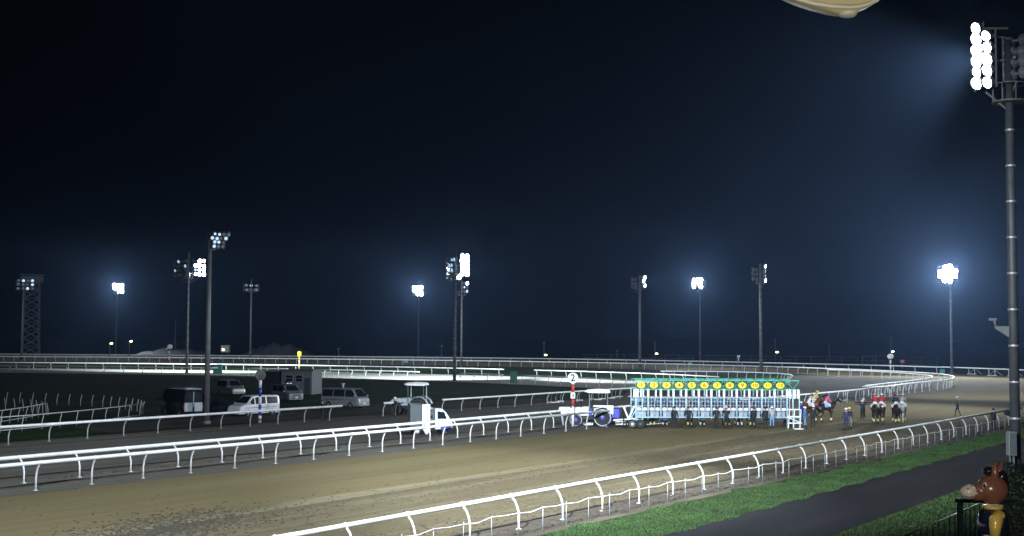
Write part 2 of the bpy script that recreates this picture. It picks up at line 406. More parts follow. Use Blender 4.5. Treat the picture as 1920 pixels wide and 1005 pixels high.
def horse(label, loc, yaw, coat='bay_coat', pose='walk', band='bandage_yellow', cloth='breeches', group=None):
    src, w1 = horse_mesh(pose); me = regional(src, (coat, 'mane_black' if coat != 'grey_coat' else 'grey_coat'))
    r = thing('racehorse', label, 'horse', loc, yaw, group); put('body', me, r)
    for sgn in (1, -1):
        MB().use(coat).tube([(1.16, .06 * sgn, 2.05), (1.17, .085 * sgn, 2.22)], .035, 6, r2=.006).build('ear', r)
    mn = MB().use('mane_black')
    for a, b in (((.62, 1.70), (.86, 1.92)), ((.86, 1.92), (1.12, 2.12))):
        mn.tube([(a[0], 0, a[1]), (b[0], 0, b[1])], .05, 6)
    mn.build('mane', r)
    for k, (bx, y) in enumerate(((.50, .15), (.50, -.15), (-.74, .16), (-.74, -.16))):
        MB().use(band).tube([(bx + w1[k] * .95, y, .20), (bx + w1[k] * .85 + (.01 if k < 2 else -.02), y, .42)], .062, 8).build('leg_bandage', r)
    s = MB().use(cloth); pts = []
    for x in (-.28, .0, .28):
        pts.append([(x, .325 * math.cos(a), 1.34 + .325 * math.sin(a)) for a in [R(q) for q in (-5, 25, 60, 90, 120, 155, 185)]] + [(x, .30 * math.cos(a), 1.33 + .30 * math.sin(a)) for a in [R(q) for q in (185, 120, 90, 60, -5)]])
    s.smooth = True; s.loft(pts).build('saddle_cloth', r)
    b = MB().use('black'); b.tube([(1.55, .075, 1.72), (1.2, .12, 1.75), (.55, .1, 1.78)], .012, 4); b.tube([(1.55, -.075, 1.72), (1.2, -.12, 1.75), (.55, -.1, 1.78)], .012, 4); b.build('reins', r)
    return r
def jockey(label, hloc, yaw, silks, cap, group='jockeys on the horses'):
    return person(label, Vector(hloc) + Vector((math.cos(yaw) * -.06, math.sin(yaw) * -.06, .80)), yaw, 'ride', silks, 'breeches', cap, 'black', group)
for p_ in ('stand', 'out', 'point', 'reach', 'walk', 'ride', 'fold'): human_mesh(p_)
for p_ in ('stand', 'walk'): horse_mesh(p_)
NUM = {str(k): text_mesh(str(k), .44 if k < 10 else .36, .006, 'red_paint') for k in range(1, 13)}
NUM['big2'] = text_mesh('2', .78, .01, 'black'); NUM['post3'] = text_mesh('3', .36, .01, 'black')

# ------------------------------------------------------------------ ground
def sheet(name, pts, z, material, kind='structure', su_frame=True, sub=0):
    """flat polygon; vertices in world x,y, stored in the frame of the straight so grain runs along it."""
    me = bpy.data.meshes.new(name); c, s = math.cos(PHI), math.sin(PHI)
    loc = [(x * c + y * s, -x * s + y * c, 0) for x, y in pts] if su_frame else [(x, y, 0) for x, y in pts]
    bm = bmesh.new(); vs = [bm.verts.new(p) for p in loc]; f = bm.faces.new(vs)
    bmesh.ops.recalc_face_normals(bm, faces=[f])
    bm.normal_update()
    if f.normal.z < 0: f.normal_flip()
    bmesh.ops.triangulate(bm, faces=[f])
    bm.to_mesh(me); bm.free(); me.materials.append(MATS[material])
    o = put(name, me, None, (0, 0, z)); o['kind'] = kind
    if su_frame: o.rotation_euler[2] = PHI
    return o
def P2(s, u): v = su(s, u); return (v.x, v.y)
# measured plan of the inner running rail (B) round the bend
B_BEND = [P2(150, -50.0), P2(166, -49.9), P2(178, -49.6), (66.0, 187.5), (69.3, 199), (70.0, 211), (67.0, 226), (60.5, 240), (52, 256), (33.1, 277), (12, 292.5), (-15, 308), (-46, 320.5), (-80, 330), (-135, 340), (-200, 346)]
B_ALL = [P2(s, -50.0) for s in range(-40, 150, 10)] + B_BEND
Y_PTS = [P2(170, 6), (97.5, 231), (93.5, 242), (88, 257), (79, 273), (64, 291), (40, 318), (8, 342), (-35, 360), (-85, 372), (-150, 384), (-260, 392)]
E1_PTS = [(-230, 275), (-150, 274), (-106, 267.5), (-68, 260), (-40, 251), (-20, 240.5), (1.3, 225), (14, 213), (24, 201.5), (31, 188)]
E2_PTS = [(-200, 250), (-140, 247), (-95.8, 240), (-53.7, 229.5), (-34.7, 221), (-13.7, 206.5), (0, 193.5), (9, 182), (17.5, 168)]
def densify(pts, step=6): return [(p.x, p.y) for p in catmull([(x, y, 0) for x, y in pts], step)]
sheet('ground', [(-1500, -300), (1500, -300), (1500, 3000), (-1500, 3000)], -.02, 'far_ground', su_frame=False)
mt = [P2(s, -25.8 + max(0, s - 45) * .012) for s in range(-60, 181, 20)] + [P2(260, -15)] + densify(Y_PTS[1:]) + [(-300, 330)] + [P2(-60, -100)]
sheet('main_track', mt, 0.0, 'track_sand')
inner = [(p.x, p.y) for p in catmull([(x, y, 0) for x, y in B_ALL], 5)]
sheet('training_track', inner + [(-320, 340), (-320, -60)], .006, 'training_sand')
turf = densify(B_BEND[7:], 8); e1d = densify(E1_PTS, 8)
sheet('turf_course', turf + [(-230, 349), (-230, 276)] + e1d + [(46, 205), (50, 225), (54, 240)], .012, 'infield_grass')
e2d = densify(E2_PTS, 8)
def shift(pts, dx, dy): return [(x + dx, y + dy) for x, y in pts]
sheet('back_sand_track', [(-230, 274.6), (-150, 273.6), (-106, 267), (-68, 259.5), (-40, 250.5), (-20, 240), (1.3, 224.5), (14, 212.5), (24, 201), (31, 187), (27, 172), (16, 170)] + shift(list(reversed(densify(E2_PTS[:-2], 8))), -.9, -4.6) + [(-230, 244)], .018, 'lit_back_sand')
inf = [(-230, 244.2)] + shift(densify(E2_PTS[:-2], 8), -.9, -4.8) + [(9, 176), (15.5, 166), (13.5, 152), (9.8, 145), P2(112, -74.4), P2(95, -74.4), P2(70, -74.4), P2(40, -73.6), P2(-20, -73.6), (-230, 60)]
sheet('infield', inf, .024, 'infield_grass')
sheet('car_park', [P2(58, -74.6), P2(74, -74.6), P2(98, -74.6), P2(118, -75), P2(120, -79), P2(100, -86), P2(84, -92), P2(70, -90), P2(60, -82)], .030, 'car_park_dirt')
sheet('rail_strip', [P2(s, -50.2) for s in (-40, 140)] + [P2(s, -49.2) for s in (140, -40)], .012, 'training_sand')
def ridge(name, u, wd, h, s0, s1, material, label):
    m = MB().use(material); n = int((s1 - s0) / 1.2); prof = [(-1, 0), (-.5, .7), (0, 1), (.5, .7), (1, 0)]; m.smooth = True
    for k in range(n + 1):
        s = s0 + (s1 - s0) * k / n
        for (a, z) in prof: p = su(s, u + a * wd + .1 * math.sin(s * .7 + u) + random.uniform(-.05, .05)); m.v.append(Vector((p.x, p.y, .002 + z * h * random.uniform(.6, 1.2))))
    for k in range(n):
        for q in range(4): a = k * 5 + q; m.face([a, a + 1, a + 6, a + 5])
    return tag(m.build(name), label, None, kind='structure')
ridge('soil_bank', -51.75, .34, .10, 22, 130, 'churned_dirt', None)
ridge('soil_bank', -54.9, .22, .07, 22, 100, 'churned_dirt', None)
ridge('soil_bank', -70.6, .35, .06, 30, 118, 'churned_dirt', None)
sheet('trampled_band', [P2(20, -36.9), P2(95, -36.9), P2(112, -33), P2(118, -27), P2(118, -26), P2(95, -26.3), P2(45, -27), P2(20, -27)], .003, 'trampled_sand')
sheet('dry_sand_strip', [P2(20, -38.6), P2(60, -37.9), P2(120, -37.2), P2(120, -36.7), P2(60, -37.0), P2(20, -36.8)], .007, 'dry_sand')
def drift(s): return max(0.0, s - 45) * .018
S_ = list(range(-40, 190, 10))
sheet('rail_side_dirt', [P2(s, -27.2 + drift(s)) for s in S_] + [P2(s, -24.2 + drift(s)) for s in reversed(S_)], .006, 'churned_dirt')
sheet('grass_verge', [P2(s, -24.6 + drift(s)) for s in S_] + [P2(s, -20.9) for s in reversed(S_)], .014, 'grass_ground')
sheet('asphalt_path', [P2(-40, -21.0), P2(190, -21.0), P2(190, -16.2), P2(-40, -16.2)], .022, 'asphalt')
sheet('grass_bank', [P2(-40, -16.3), P2(190, -16.3), P2(190, 40), P2(-40, 40)], .014, 'grass_ground')

# grass blades on the verge and clods on the dirt
def scatter_blades(name, n, s0, s1, ulo, uhi, hmin, hmax, material='blade'):
    v = []; f = []; rnd = random.random
    for k in range(n):
        s = s0 + (s1 - s0) * rnd() ** 1.4; u = ulo(s) + (uhi(s) - ulo(s)) * rnd(); p = su(s, u, .014)
        a = rnd() * 6.28; h = hmin + (hmax - hmin) * rnd(); ww = .012 + .00022 * s + .01 * rnd(); i = len(v)
        dx, dy = math.cos(a) * ww, math.sin(a) * ww; lx, ly = (rnd() - .5) * h, (rnd() - .5) * h
        v += [(p.x - dx, p.y - dy, p.z), (p.x + dx, p.y + dy, p.z), (p.x + lx, p.y + ly, p.z + h)]; f.append((i, i + 1, i + 2))
    me = bpy.data.meshes.new(name); me.from_pydata(v, [], f); me.update(); me.materials.append(MATS[material])
    return put(name, me)
o = scatter_blades('grass_blades', 70000, 34, 125, lambda s: -24.5 + drift(s) + .25 * math.sin(s * .9) + .2 * math.sin(s * 2.3), lambda s: -20.85 + .12 * math.sin(s * 1.7), .025, .075)
tag(o, 'short green grass of the verge between the dirt and the asphalt path', 'grass', kind='stuff')
o = scatter_blades('grass_blades', 26000, 34, 90, lambda s: -16.1, lambda s: -9.0, .03, .10)
tag(o, 'dark grass beyond the asphalt path at the lower right', 'grass', kind='stuff')
def clods(name, spots, label, z=.0):
    v = []; f = []
    for (s, u, r, h) in spots:
        p = su(s, u, z); a0 = random.random() * 6.28; i = len(v)
        for k in range(5):
            a = a0 + k * 1.2566; rr = r * (.7 + .6 * random.random()); e = (math.cos(a) * rr * 1.2, math.sin(a) * rr)
            v.append((p.x + e[0], p.y + e[1], p.z - .004))
        v.append((p.x + (random.random() - .5) * r, p.y + (random.random() - .5) * r, p.z + h))
        for k in range(5): f.append((i + k, i + (k + 1) % 5, i + 5))
    me = bpy.data.meshes.new(name); me.from_pydata(v, [], f); me.update(); me.materials.append(MATS['clod'])
    return tag(put(name, me), label, 'soil', kind='stuff')
rr = random.random
sp = []
for k in range(1500):                        # trampled patch lower left
    s = 31.0 + random.gauss(0, 2.6); u = -36.6 + random.gauss(0, 1.3) - (s - 31) * .25
    sp.append((s, u, .035 + .055 * rr(), .015 + .03 * rr()))
for k in range(900):                         # hoof prints along the worn line
    s = 28 + 65 * rr() ** 1.5; u = -35.6 + random.gauss(0, 1.9)
    sp.append((s, u, .03 + .06 * rr(), .01 + .025 * rr()))
for k in range(1500):
    s = 26 + 80 * rr() ** 1.3; u = -27.0 - abs(random.gauss(0, 1.6)) + drift(s)
    sp.append((s, u, .03 + .055 * rr(), .015 + .035 * rr()))
for k in range(500):
    s = 30 + 90 * rr(); u = -50 + 24 * rr(); sp.append((s, u, .02 + .04 * rr(), .01 + .02 * rr()))
clods('hoof_prints', sp, 'hoof prints with their shadow painted dark, and kicked up clods scattered over the main dirt track', .006)  # shadow inside the prints is put in as dark lumps
sp = [(30 + 95 * rr() ** 1.3, 0, 0, 0) for k in range(1600)]
sp = [(s, -25.6 + drift(s) + random.gauss(0, .22), .04 + .09 * rr(), .03 + .06 * rr()) for s, *_ in sp]
clods('dirt_clods', sp, 'dark ridge of clods under the near running rail', .006)
sp = [(40 + 70 * rr(), -51.75 + random.gauss(0, .12), .04 + .08 * rr(), .02 + .04 * rr()) for k in range(900)] + [(38 + 60 * rr(), -53.6 + random.gauss(0, .12), .04 + .07 * rr(), .02 + .03 * rr()) for k in range(500)] + [(50 + 6 * rr(), -63 + random.gauss(0, .7), .04 + .09 * rr(), .02 + .03 * rr()) for k in range(90)]
clods('soil_ridge', sp, 'dark soil ridges between the two white rails', .006)

# ------------------------------------------------------------------ running rails
POST = {}
def post_mesh(h, ov, r, matn):
    key = (h, ov, r, matn)
    if key not in POST:
        m = MB().use(matn)
        m.tube([(0, 0, -.02), (0, 0, .45 * h), (ov * .18, 0, .66 * h), (ov * .5, 0, .84 * h), (ov, 0, h - .02)], r, 6)
        m.box((ov, 0, h + .045), (.10, .07, .10))
        m.box((0, 0, .012), (.16, .16, .03))
        POST[key] = m.mesh('post')
    return POST[key]
def rail(label, pts, h=1.2, side=1, ov=.3, step=3.0, off=.3, r=.08, pr=.042, matn='white_paint', pm=None, group='white running rails', capend=None, dense=4.0, straight=False, low=None, skip=()):
    """pts: plan of the rail itself; feet stand 'ov' to the side opposite the overhang."""
    V = [Vector((p[0], p[1], 0)) for p in pts]; V = V if straight else catmull(V, dense)
    o = V[0]; t = thing('running_rail', label, 'rail', o, 0, group)
    path = [v - o + Vector((0, 0, h)) for v in V]
    if capend == 'down':
        d = (V[-1] - V[-2]).normalized(); e = path[-1]; path += [e + d * .15 + Vector((0, 0, -.06)), e + d * .28 + Vector((0, 0, -.3)), e + d * .5 + Vector((0, 0, -h + .05))]
    m = MB().use(matn); m.tube(path, [max(r, .00048 * (p + o).length) for p in path], 8); m.build('top_rail', t)
    if low:
        MB().use(matn).tube([v - o + Vector((0, 0, low)) for v in V], r * .6, 6).build('lower_rail', t)
    pm_ = post_mesh(h, ov, pr, pm or matn); n = 0; extra = MB().use(pm or matn)
    for k, (p, d) in enumerate(resample(V, step, off)):
        if k in skip: continue
        nrm = Vector((d.y, -d.x, 0)) * side      # overhang direction, right of travel for side=+1
        if n < 300: q = put('post', pm_, t, p - o - nrm * ov, math.atan2(nrm.y, nrm.x))
        n += 1
    return t
near = lambda u, s0, s1: [P2(s0, u), P2(s1, u)]
rail('near white running rail beside the green verge, with a rope strung below it', [P2(s, -26.35 + drift(s)) for s in (20, 45, 70, 95, 118)], 1.19, -1, .34, off=.2, r=.078, pr=.04, pm='post_paint', straight=True)
rail('inner running rail left of the blue tractor, front one of the close pair', near(-49.85, 25.8, 86.5), 1.28, 1, .28, off=0, r=.088, pr=.042, pm='post_paint', straight=True)
rail('inner running rail sweeping from behind the starting gate round the far bend', [P2(90.5, -49.6), P2(105, -49.0), P2(121, -48.6), P2(140, -48.4)] + B_BEND[1:], 1.28, 1, .28, off=.4, r=.09, pr=.045)
rail('back one of the close pair of white rails, its end bent down to the ground', near(-53.5, 23.8, 84.3), 1.2, -1, .42, step=3.1, off=.0, r=.095, pr=.042, capend='down', straight=True)
rail('outer training rail section seen through the starting gate', near(-52.6, 88, 104.5), 1.22, -1, .3, off=.5, r=.075, straight=True)
rail('hairpin training rail meeting the inner running rail beyond the riders', [P2(153.5, -48.9), (42.6, 152.6), (47.4, 161.5), (54, 172), (60.2, 182.3), (63.6, 190), (66.3, 200), (66.9, 211), (64.5, 224), (59, 235)], 1.2, 1, .3, off=1, r=.08)
rail('grey training rail in front of the parked vehicles, its right end by a standing man', near(-72.2, 36, 79.4), 1.17, 1, .38, off=.3, r=.095, straight=True, pm='rail_dull')
rail('short piece of training rail left of the grey tractor', near(-72.2, 84.9, 88.6), 1.17, 1, .38, step=1.7, off=.3, r=.095, straight=True, pm='rail_dull')
rail('training rail running from the grey tractor to behind the starting gate', near(-71.8, 92.8, 112) + [P2(120, -71.8), P2(128.5, -71.4), P2(134, -69.6)], 1.17, 1, .38, off=.4, r=.085, pm='rail_dull')
rail('outermost running rail along the far side of the course', list(reversed(Y_PTS[3:])), 1.25, 1, .3, step=6, off=1, r=.08, pr=.07)
rail('far training rail on the turf side, left piece ending beyond the green box', E1_PTS[:6] + [(-8, 232), (-1.4, 227)], 1.22, 1, .3, step=4, off=1, r=.08, pr=.06)
rail('far training rail on the turf side, right piece ending behind the starting gate', [(4.0, 222.5), (14, 213), (24, 201.5), (31, 188)], 1.22, 1, .3, step=3.4, off=.4, r=.08, pr=.06)
e2c = catmull([(x, y, 0) for x, y in E2_PTS], 2.0)
def e2cut(a, b): return [(p.x, p.y) for p in e2c if a <= p.x <= b]
rail('far inner training rail, leftmost piece in front of the bright sand', e2cut(-200, -53), 1.22, -1, .35, step=4, off=1, r=.08, pr=.06, dense=8)
rail('far inner training rail piece behind the low infield building', e2cut(-49, -38.5), 1.22, -1, .35, step=4, off=1, r=.08, pr=.06, dense=8)
rail('far inner training rail piece right of the low infield building', e2cut(-33.5, -14.6), 1.22, -1, .35, step=3.1, off=.6, r=.08, pr=.06, dense=8)
rail('far inner training rail piece between the paired masts and the green box', e2cut(-9, -.8), 1.22, -1, .35, step=3.1, off=.6, r=.08, pr=.06, dense=8)
rail('far inner training rail piece right of the green box behind the round 2 sign', e2cut(.8, 16.8), 1.22, -1, .35, step=3.1, off=.4, r=.08, pr=.06, dense=8)
rail('small curved rail end standing above the right end of the starting gate', [(26, 219.5), (32.7, 219.5), (38.1, 217.6), (42, 213.6), (44.6, 208.5), (44.9, 202), (43.6, 195), (41.5, 189)], 1.2, -1, .3, step=1.9, off=.5, r=.07, pr=.045, matn='rail_dull')
# infield paddock fences on the left
def fence2(label, pts, h, low, step, matn='rail_dull', rails=True, lean=.12):
    V = catmull([(x, y, 0) for x, y in pts], 2.5); o = V[0]; t = thing('paddock_fence', label, 'fence', o, 0, 'grey paddock fences in the infield')
    if rails:
        MB().use(matn).tube([v - o + Vector((0, 0, h)) for v in V], .045, 6).build('top_rail', t)
        if low: MB().use(matn).tube([v - o + Vector((0, 0, low)) for v in V], .035, 6).build('lower_rail', t)
    me = MB().use(matn).tube([(0, 0, 0), (0, 0, h * .5), (lean, 0, h)], .035, 6).mesh('post')
    for p, d in resample(V, step, .2): put('post', me, t, p - o - Vector((lean, 0, 0)))
    return t
fence2('two-rail grey fence curving along the far left infield nearest the training rail', [(-40, 80), (-37.8, 86), (-36.5, 89.9), (-35.2, 93), (-34.1, 96.5), (-33.2, 100), (-32.3, 104.6), (-32.0, 108)], 1.15, .22, 2.1)
fence2('grey posts curving away from the end of the two-rail fence', [(-32.2, 109.5), (-32.9, 113), (-34.6, 116.6), (-37, 120), (-40.1, 123.4), (-43.4, 125.6), (-47.4, 127.9), (-52.1, 130), (-58, 132)], 1.15, 0, 1.75, rails=False)
fence2('inner two-rail grey fence rising to a corner at far left', [(-41, 88), (-40, 94), (-39.7, 98.5), (-39.7, 103), (-40.1, 108)], 1.15, .3, 1.7)
fence2('inner curve of bare grey posts behind the corner fence at far left', [(-40.4, 109.5), (-41.6, 112), (-44.1, 115.2), (-47.2, 117.9), (-52, 120.5)], 1.15, 0, 1.6, rails=False, lean=-.12)

# rope strung on thin stakes under the near rail
t = thing('rope_fence', 'thin stakes with a wavy white rope and dark wires just outside the near running rail', 'rope fence', su(24, -25.0))
o0 = su(24, -25.0); st = MB().use('galvanised').tube([(0, 0, 0), (0, 0, .9)], .016, 6).mesh('stake')
rope = []; s = 24.0; w1 = []; w2 = []; n = 0
while s < 120:
    p = su(s, -25.1 + drift(s)) - o0; put('stake', st, t, p)
    z = .80 + (.05 if n % 2 else 0) + .015 * rr(); rope.append(p + Vector((0, 0, z)))
    q = su(s + .8, -25.1 + drift(s)) - o0; rope.append(q + Vector((0, 0, z - .035 - .02 * rr())))
    w1.append(p + Vector((0, 0, .45))); w2.append(p + Vector((0, 0, .15))); s += 1.6; n += 1
MB().use('rope_white').tube(rope, .020, 6).build('rope', t)
MB().use('mast_dark').tube(w1, .008, 4).build('wire', t); MB().use('mast_dark').tube(w2, .008, 4).build('wire', t)
# feet and base plates on the movable rails behind the riders
for k, (px, py) in enumerate(((1585, 751), (1615, 748), (1645, 744))):
    b = at(px, py); t = thing('rail_stand', ['three-post white stand under the running rail left of the outstretched handlers', 'three-post white stand under the running rail just left of the handlers', 'three-post white stand under the running rail right of the handlers, behind the red riders'][k], 'rail stand', b, R(60), 'white movable rail stands')
    for q in (-.8, 0, .8): MB().use('white_paint').tube([(q, 0, .03), (q, 0, 1.1)], .035, 6).build('post', t)
    MB().use('white_paint').box((0, 0, .05), (1.8, .14, .1)).build('base', t)
for k, (px, py) in enumerate(((1033, 755), (1042, 755), (1051, 753), (1086, 751), (1112, 749), (1122, 750), (1129, 748), (1147, 747), (1154, 745), (1162, 744), (1183, 744))):
    b = at(px, py, 0); words = ['leftmost', 'second', 'third', 'fourth', 'fifth', 'sixth', 'seventh', 'eighth', 'ninth', 'tenth', 'rightmost']
    t = thing('rail_stand', words[k] + ' of the dull loose rail stands behind the blue tractor', 'rail stand', b, R(-20 + 9 * (k % 4)), 'loose rail stands behind the tractor')
    MB().use('galvanised').tube([(0, 0, 0), (0, 0, .6), (.12, 0, .9), (.35, 0, 1.05)], .035, 6).build('post', t)
    MB().use('white_paint').box((0, 0, .05), (.75, .35, .1)).build('foot', t)

# ------------------------------------------------------------------ floodlight masts
LAMP = {}
def lamp_mesh(kind, r=.42):
    if (kind, r) not in LAMP:
        h = MB().use('mast_dark').lathe([(.12, -.42), (.26, -.30), (r, 0), (r, .06), (r - .04, .06), (r - .05, .0)], n=10, axis='x').mesh('floodlight')
        l = MB().use(kind).lathe([(.01, .055), (r * .6, .05), (r - .045, .02), (.01, -.02)], n=12, axis='x').mesh('lens')
        LAMP[(kind, r)] = (h, l)
    return LAMP[(kind, r)]
def floodlight(parent, p, d, kind, r=.42):
    hm, lm = lamp_mesh(kind, r); q = Vector(d).to_track_quat('X', 'Z').to_euler()
    o = put('floodlight', hm, parent, p); o.rotation_euler = q; o.scale = (random.uniform(.86, 1.18),) * 3
    put('lens', lm, o)
def spot(parent, p, d, power, cone=110, blend=.6, rad=.7, col=(.82, .91, 1.0)):
    L = bpy.data.lights.new('floodlight_beam', 'SPOT'); L.energy = power; L.spot_size = R(cone); L.spot_blend = blend; L.shadow_soft_size = rad; L.color = col
    o = bpy.data.objects.new('floodlight_beam', L); COL.objects.link(o); o.parent = parent; o.location = p
    o.rotation_euler = Vector(d).to_track_quat('-Z', 'Y').to_euler(); return o
def mast(label, px, py, ptop, r0=.32, r1=.2, steel='mast_steel', heads=(), beams=(), rungs=12, platform=True, finial=0.0):
    b = at(px, py); Zd = b.dot(Vector((Fv.x, Fv.y, 0))) - CH * Fv.z
    h = (py - ptop) * Zd / FPX
    t = thing('floodlight_mast', label, 'floodlight mast', b, 0, 'floodlight masts round the course')
    MB().use(steel).tube([(0, 0, 0), (0, 0, h * .5), (0, 0, h + finial)], [r0, (r0 + r1) / 2, r1], 12).build('pole', t)
    if rungs:
        bm_ = MB().use('rung').tube([(0, 0, 0), (0, 0, .10)], 1.0, 12).mesh('pole_band')
        for k in range(rungs):
            z = h * (.12 + .75 * k / rungs); rad = r0 + (r1 - r0) * z / h + .03
            put('pole_band', bm_, t, (0, 0, z)).scale = (rad, rad, 1)
    MB().use(steel).tube([(0, 0, 0), (0, 0, .3)], r0 + .1, 12).build('base', t)
    for hd in heads:
        yaw, cols, rows, sx, sz, dx, dz, kinds, r, pitch = hd
        fx = Vector((math.cos(yaw), math.sin(yaw), 0)); sd = Vector((-fx.y, fx.x, 0)); c = Vector((dx, 0, h - 1.6 * sz + dz)) 
        fr = MB().use('mast_dark')
        for j in range(rows):
            z = (rows - 1) / 2 * sz - j * sz
            a = c + sd * (-(cols) / 2 * sx) + Vector((0, 0, z)); bb = c + sd * ((cols) / 2 * sx) + Vector((0, 0, z)); fr.bar(a - fx * .25, bb - fx * .25, .10)
        for e in (-.5, .5):
            fr.bar(c + sd * (cols * sx * e) - fx * .25 + Vector((0, 0, -rows * sz / 2)), c + sd * (cols * sx * e) - fx * .25 + Vector((0, 0, rows * sz / 2)), .08)
        fr.bar(c - fx * .25 + Vector((0, 0, -rows * sz * .55)), Vector((0, 0, c.z - rows * sz * .9)), .08); fr.bar(c - fx * .25, Vector((0, 0, c.z)), .1)
        fr.build('lamp_frame', t)
        for j in range(rows):
            for i in range(cols):
                kind = kinds[(j * cols + i) % len(kinds)]
                if kind == ' ': continue
                p = c + sd * ((i - (cols - 1) / 2) * sx + random.uniform(-.07, .07) * sx) + Vector((0, 0, (rows - 1) / 2 * sz - j * sz + random.uniform(-.07, .07) * sz))
                floodlight(t, p, (fx.x, fx.y, -pitch), {'o': 'lens_on', 'd': 'lens_dim', 'x': 'lens_off'}[kind], r)
    if platform:
        m = MB().use('mast_dark'); zz = h - 3.4 if h > 12 else h * .8
        m.lathe([(.9, 0), (.9, .08)], (0, 0, zz), 12)
        for k in range(8): a = k * math.pi / 4; m.bar((.88 * math.cos(a), .88 * math.sin(a), zz), (.88 * math.cos(a), .88 * math.sin(a), zz + 1.0), .05)
        m.tube([(.88 * math.cos(k * math.pi / 6), .88 * math.sin(k * math.pi / 6), zz + 1.0) for k in range(13)], .03, 4)
        m.build('service_platform', t)
    for (dx, dy, dz, d, power, cone) in beams: spot(t, (dx, dy, h + dz), d, power, cone)
    return t, h
TOC = lambda px: math.atan2(-1, -(px - 960) / FPX)      # yaw that faces the grandstand from that bearing
PW = 1.0
mast('tall near floodlight mast at the right edge with a column of glaring lamps', 1905, 885, 66, .27, .21, 'mast_black', rungs=9,
     heads=[(R(205), 2, 5, .75, .62, -1.45, -.1, 'oooooooooo', .35, .45), (R(205), 1, 1, .6, .6, -1.75, 1.62, 'o', .33, .35), (R(50), 2, 4, .7, .6, .5, 0, 'x', .3, .3)],
     beams=[(-1.7, -.3, -1.0, (-.88, -.22, -.37), 100000 * PW, 86), (-1.6, .1, -.2, (-.42, .72, -.52), 62000 * PW, 84)])
mast('glaring round floodlight mast beyond the far bend, brightest in the distance', 1785, 701, 503, .28, .18,
     heads=[(TOC(1785), 4, 4, .95, .92, -.6, .4, ' oo oooooooo oo ', .52, .25)], beams=[(-1, -1, -1, (-.42, -.85, -.14), 150000 * PW, 96)], rungs=8)
mast('slim dark mast with two lit lamps right of centre, above the gate end', 1427, 700, 500, .34, .24, 'mast_steel',
     heads=[(R(-25), 1, 4, 1.0, .95, 1.0, .2, 'odd' + 'o', .42, .2), (R(150), 3, 3, .9, .95, -1.3, 0, 'x', .4, .2)], beams=[(1.2, 0, -.5, (.8, -.3, -.5), 30000 * PW, 110)], finial=.6)
mast('bright floodlight mast between the two dark masts right of centre', 1313, 681, 522, .26, .18,
     heads=[(TOC(1313) - .25, 3, 3, 1.0, .95, -.7, .2, 'ooooooo o', .5, .25), (R(20), 2, 3, .8, .9, 1.2, -.3, 'x', .4, .2)], beams=[(-.8, -1, -1, (-.35, -.8, -.25), 55000 * PW, 120)], rungs=2)
mast('thick dark mast with a small diagonal of lit lamps left of the gate numbers', 1200, 690, 516, .36, .26, 'mast_steel',
     heads=[(R(-30), 2, 3, .9, .95, 1.0, .1, 'doo' + 'd' + 'xo', .42, .2), (R(150), 3, 3, .9, .95, -1.5, -.4, 'x', .4, .2)], beams=[(1.2, 0, -.5, (.7, -.5, -.4), 30000 * PW, 110)], rungs=0)
mast('front mast of the central pair with a glaring tall lamp panel on its right', 852, 714, 486, .26, .2, 'mast_dark',
     heads=[(R(-62), 2, 5, .8, .72, 1.55, .3, 'oooooooooo', .42, .2), (R(-75), 1, 1, .8, .8, .7, -1.55, 'o', .42, .2), (R(215), 4, 4, .75, .85, -.7, .0, 'xxddxddxxddxxxxx', .34, .2)],
     beams=[(1.8, -.3, -1, (.86, .25, -.33), 150000 * PW, 80), (0.2, .8, -1, (-.25, .8, -.42), 90000 * PW, 130)], rungs=10, finial=1.7)
mast('rear mast of the central pair with a few small lit lamps', 865, 690, 526, .24, .18, 'mast_steel',
     heads=[(R(-40), 2, 3, .9, .95, .9, .0, 'xodxxd', .38, .2)], rungs=10)
mast('slim floodlight mast left of the central pair with a white cluster', 784, 669, 535, .30, .22,
     heads=[(TOC(784) - .1, 3, 3, 1.2, 1.2, -.3, .0, 'ooooooxoo', .6, .2)], beams=[(0, -1, -1, (.05, -.9, -.34), 60000 * PW, 120)], rungs=3)
mast('unlit slim mast standing between the sand mound and the front left mast', 469, 680, 524, .28, .18, heads=[(TOC(469), 3, 2, 1.3, 1.1, 0, -.4, 'xdx' + 'xxx', .42, .2)], rungs=2)
mast('dark mast on the left with a grid of lamps lit mostly on its right side', 350, 700, 488, .26, .2, 'mast_dark',
     heads=[(R(-48), 3, 4, .85, .85, 2.1, .0, ' oo' + 'ooo' + 'doo' + 'ooo', .37, .2), (R(-120), 4, 4, .85, .85, -1.6, -.1, 'xdxx' + 'xxxd' + 'dxxx' + 'xxxx', .34, .2)],
     beams=[(.6, .8, -1, (.05, .8, -.42), 120000 * PW, 130)], rungs=12, finial=1.5)
mast('shorter nearer mast on the left with tilted bluish lamp grid', 387, 796, 436, .22, .17, 'mast_steel',
     heads=[(R(-60), 4, 1, .36, .32, .95, .42, 'ddxx', .17, .2), (R(-60), 4, 1, .36, .32, .75, .1, 'ddxd', .17, .2), (R(-60), 3, 1, .36, .32, .75, -.22, 'ddx', .17, .2), (R(-60), 3, 1, .36, .32, .7, -.56, 'dxx', .17, .2)], beams=[], rungs=0, platform=False)
mast('bright small floodlight mast at far left with a white lamp cluster', 217, 665, 531, .38, .28,
     heads=[(TOC(217) + .1, 3, 3, 1.3, 1.2, .4, .0, 'ooooooxoo', .62, .2)], beams=[(0, -1, -1, (.1, -.9, -.34), 60000 * PW, 120)], rungs=3)
mast('unlit mast beside the lattice tower at the left edge', 40, 677, 520, .30, .22, heads=[(R(-60), 4, 3, 1.2, 1.1, .6, -.2, 'xdxdxxxdxxdx', .42, .2)], rungs=1)
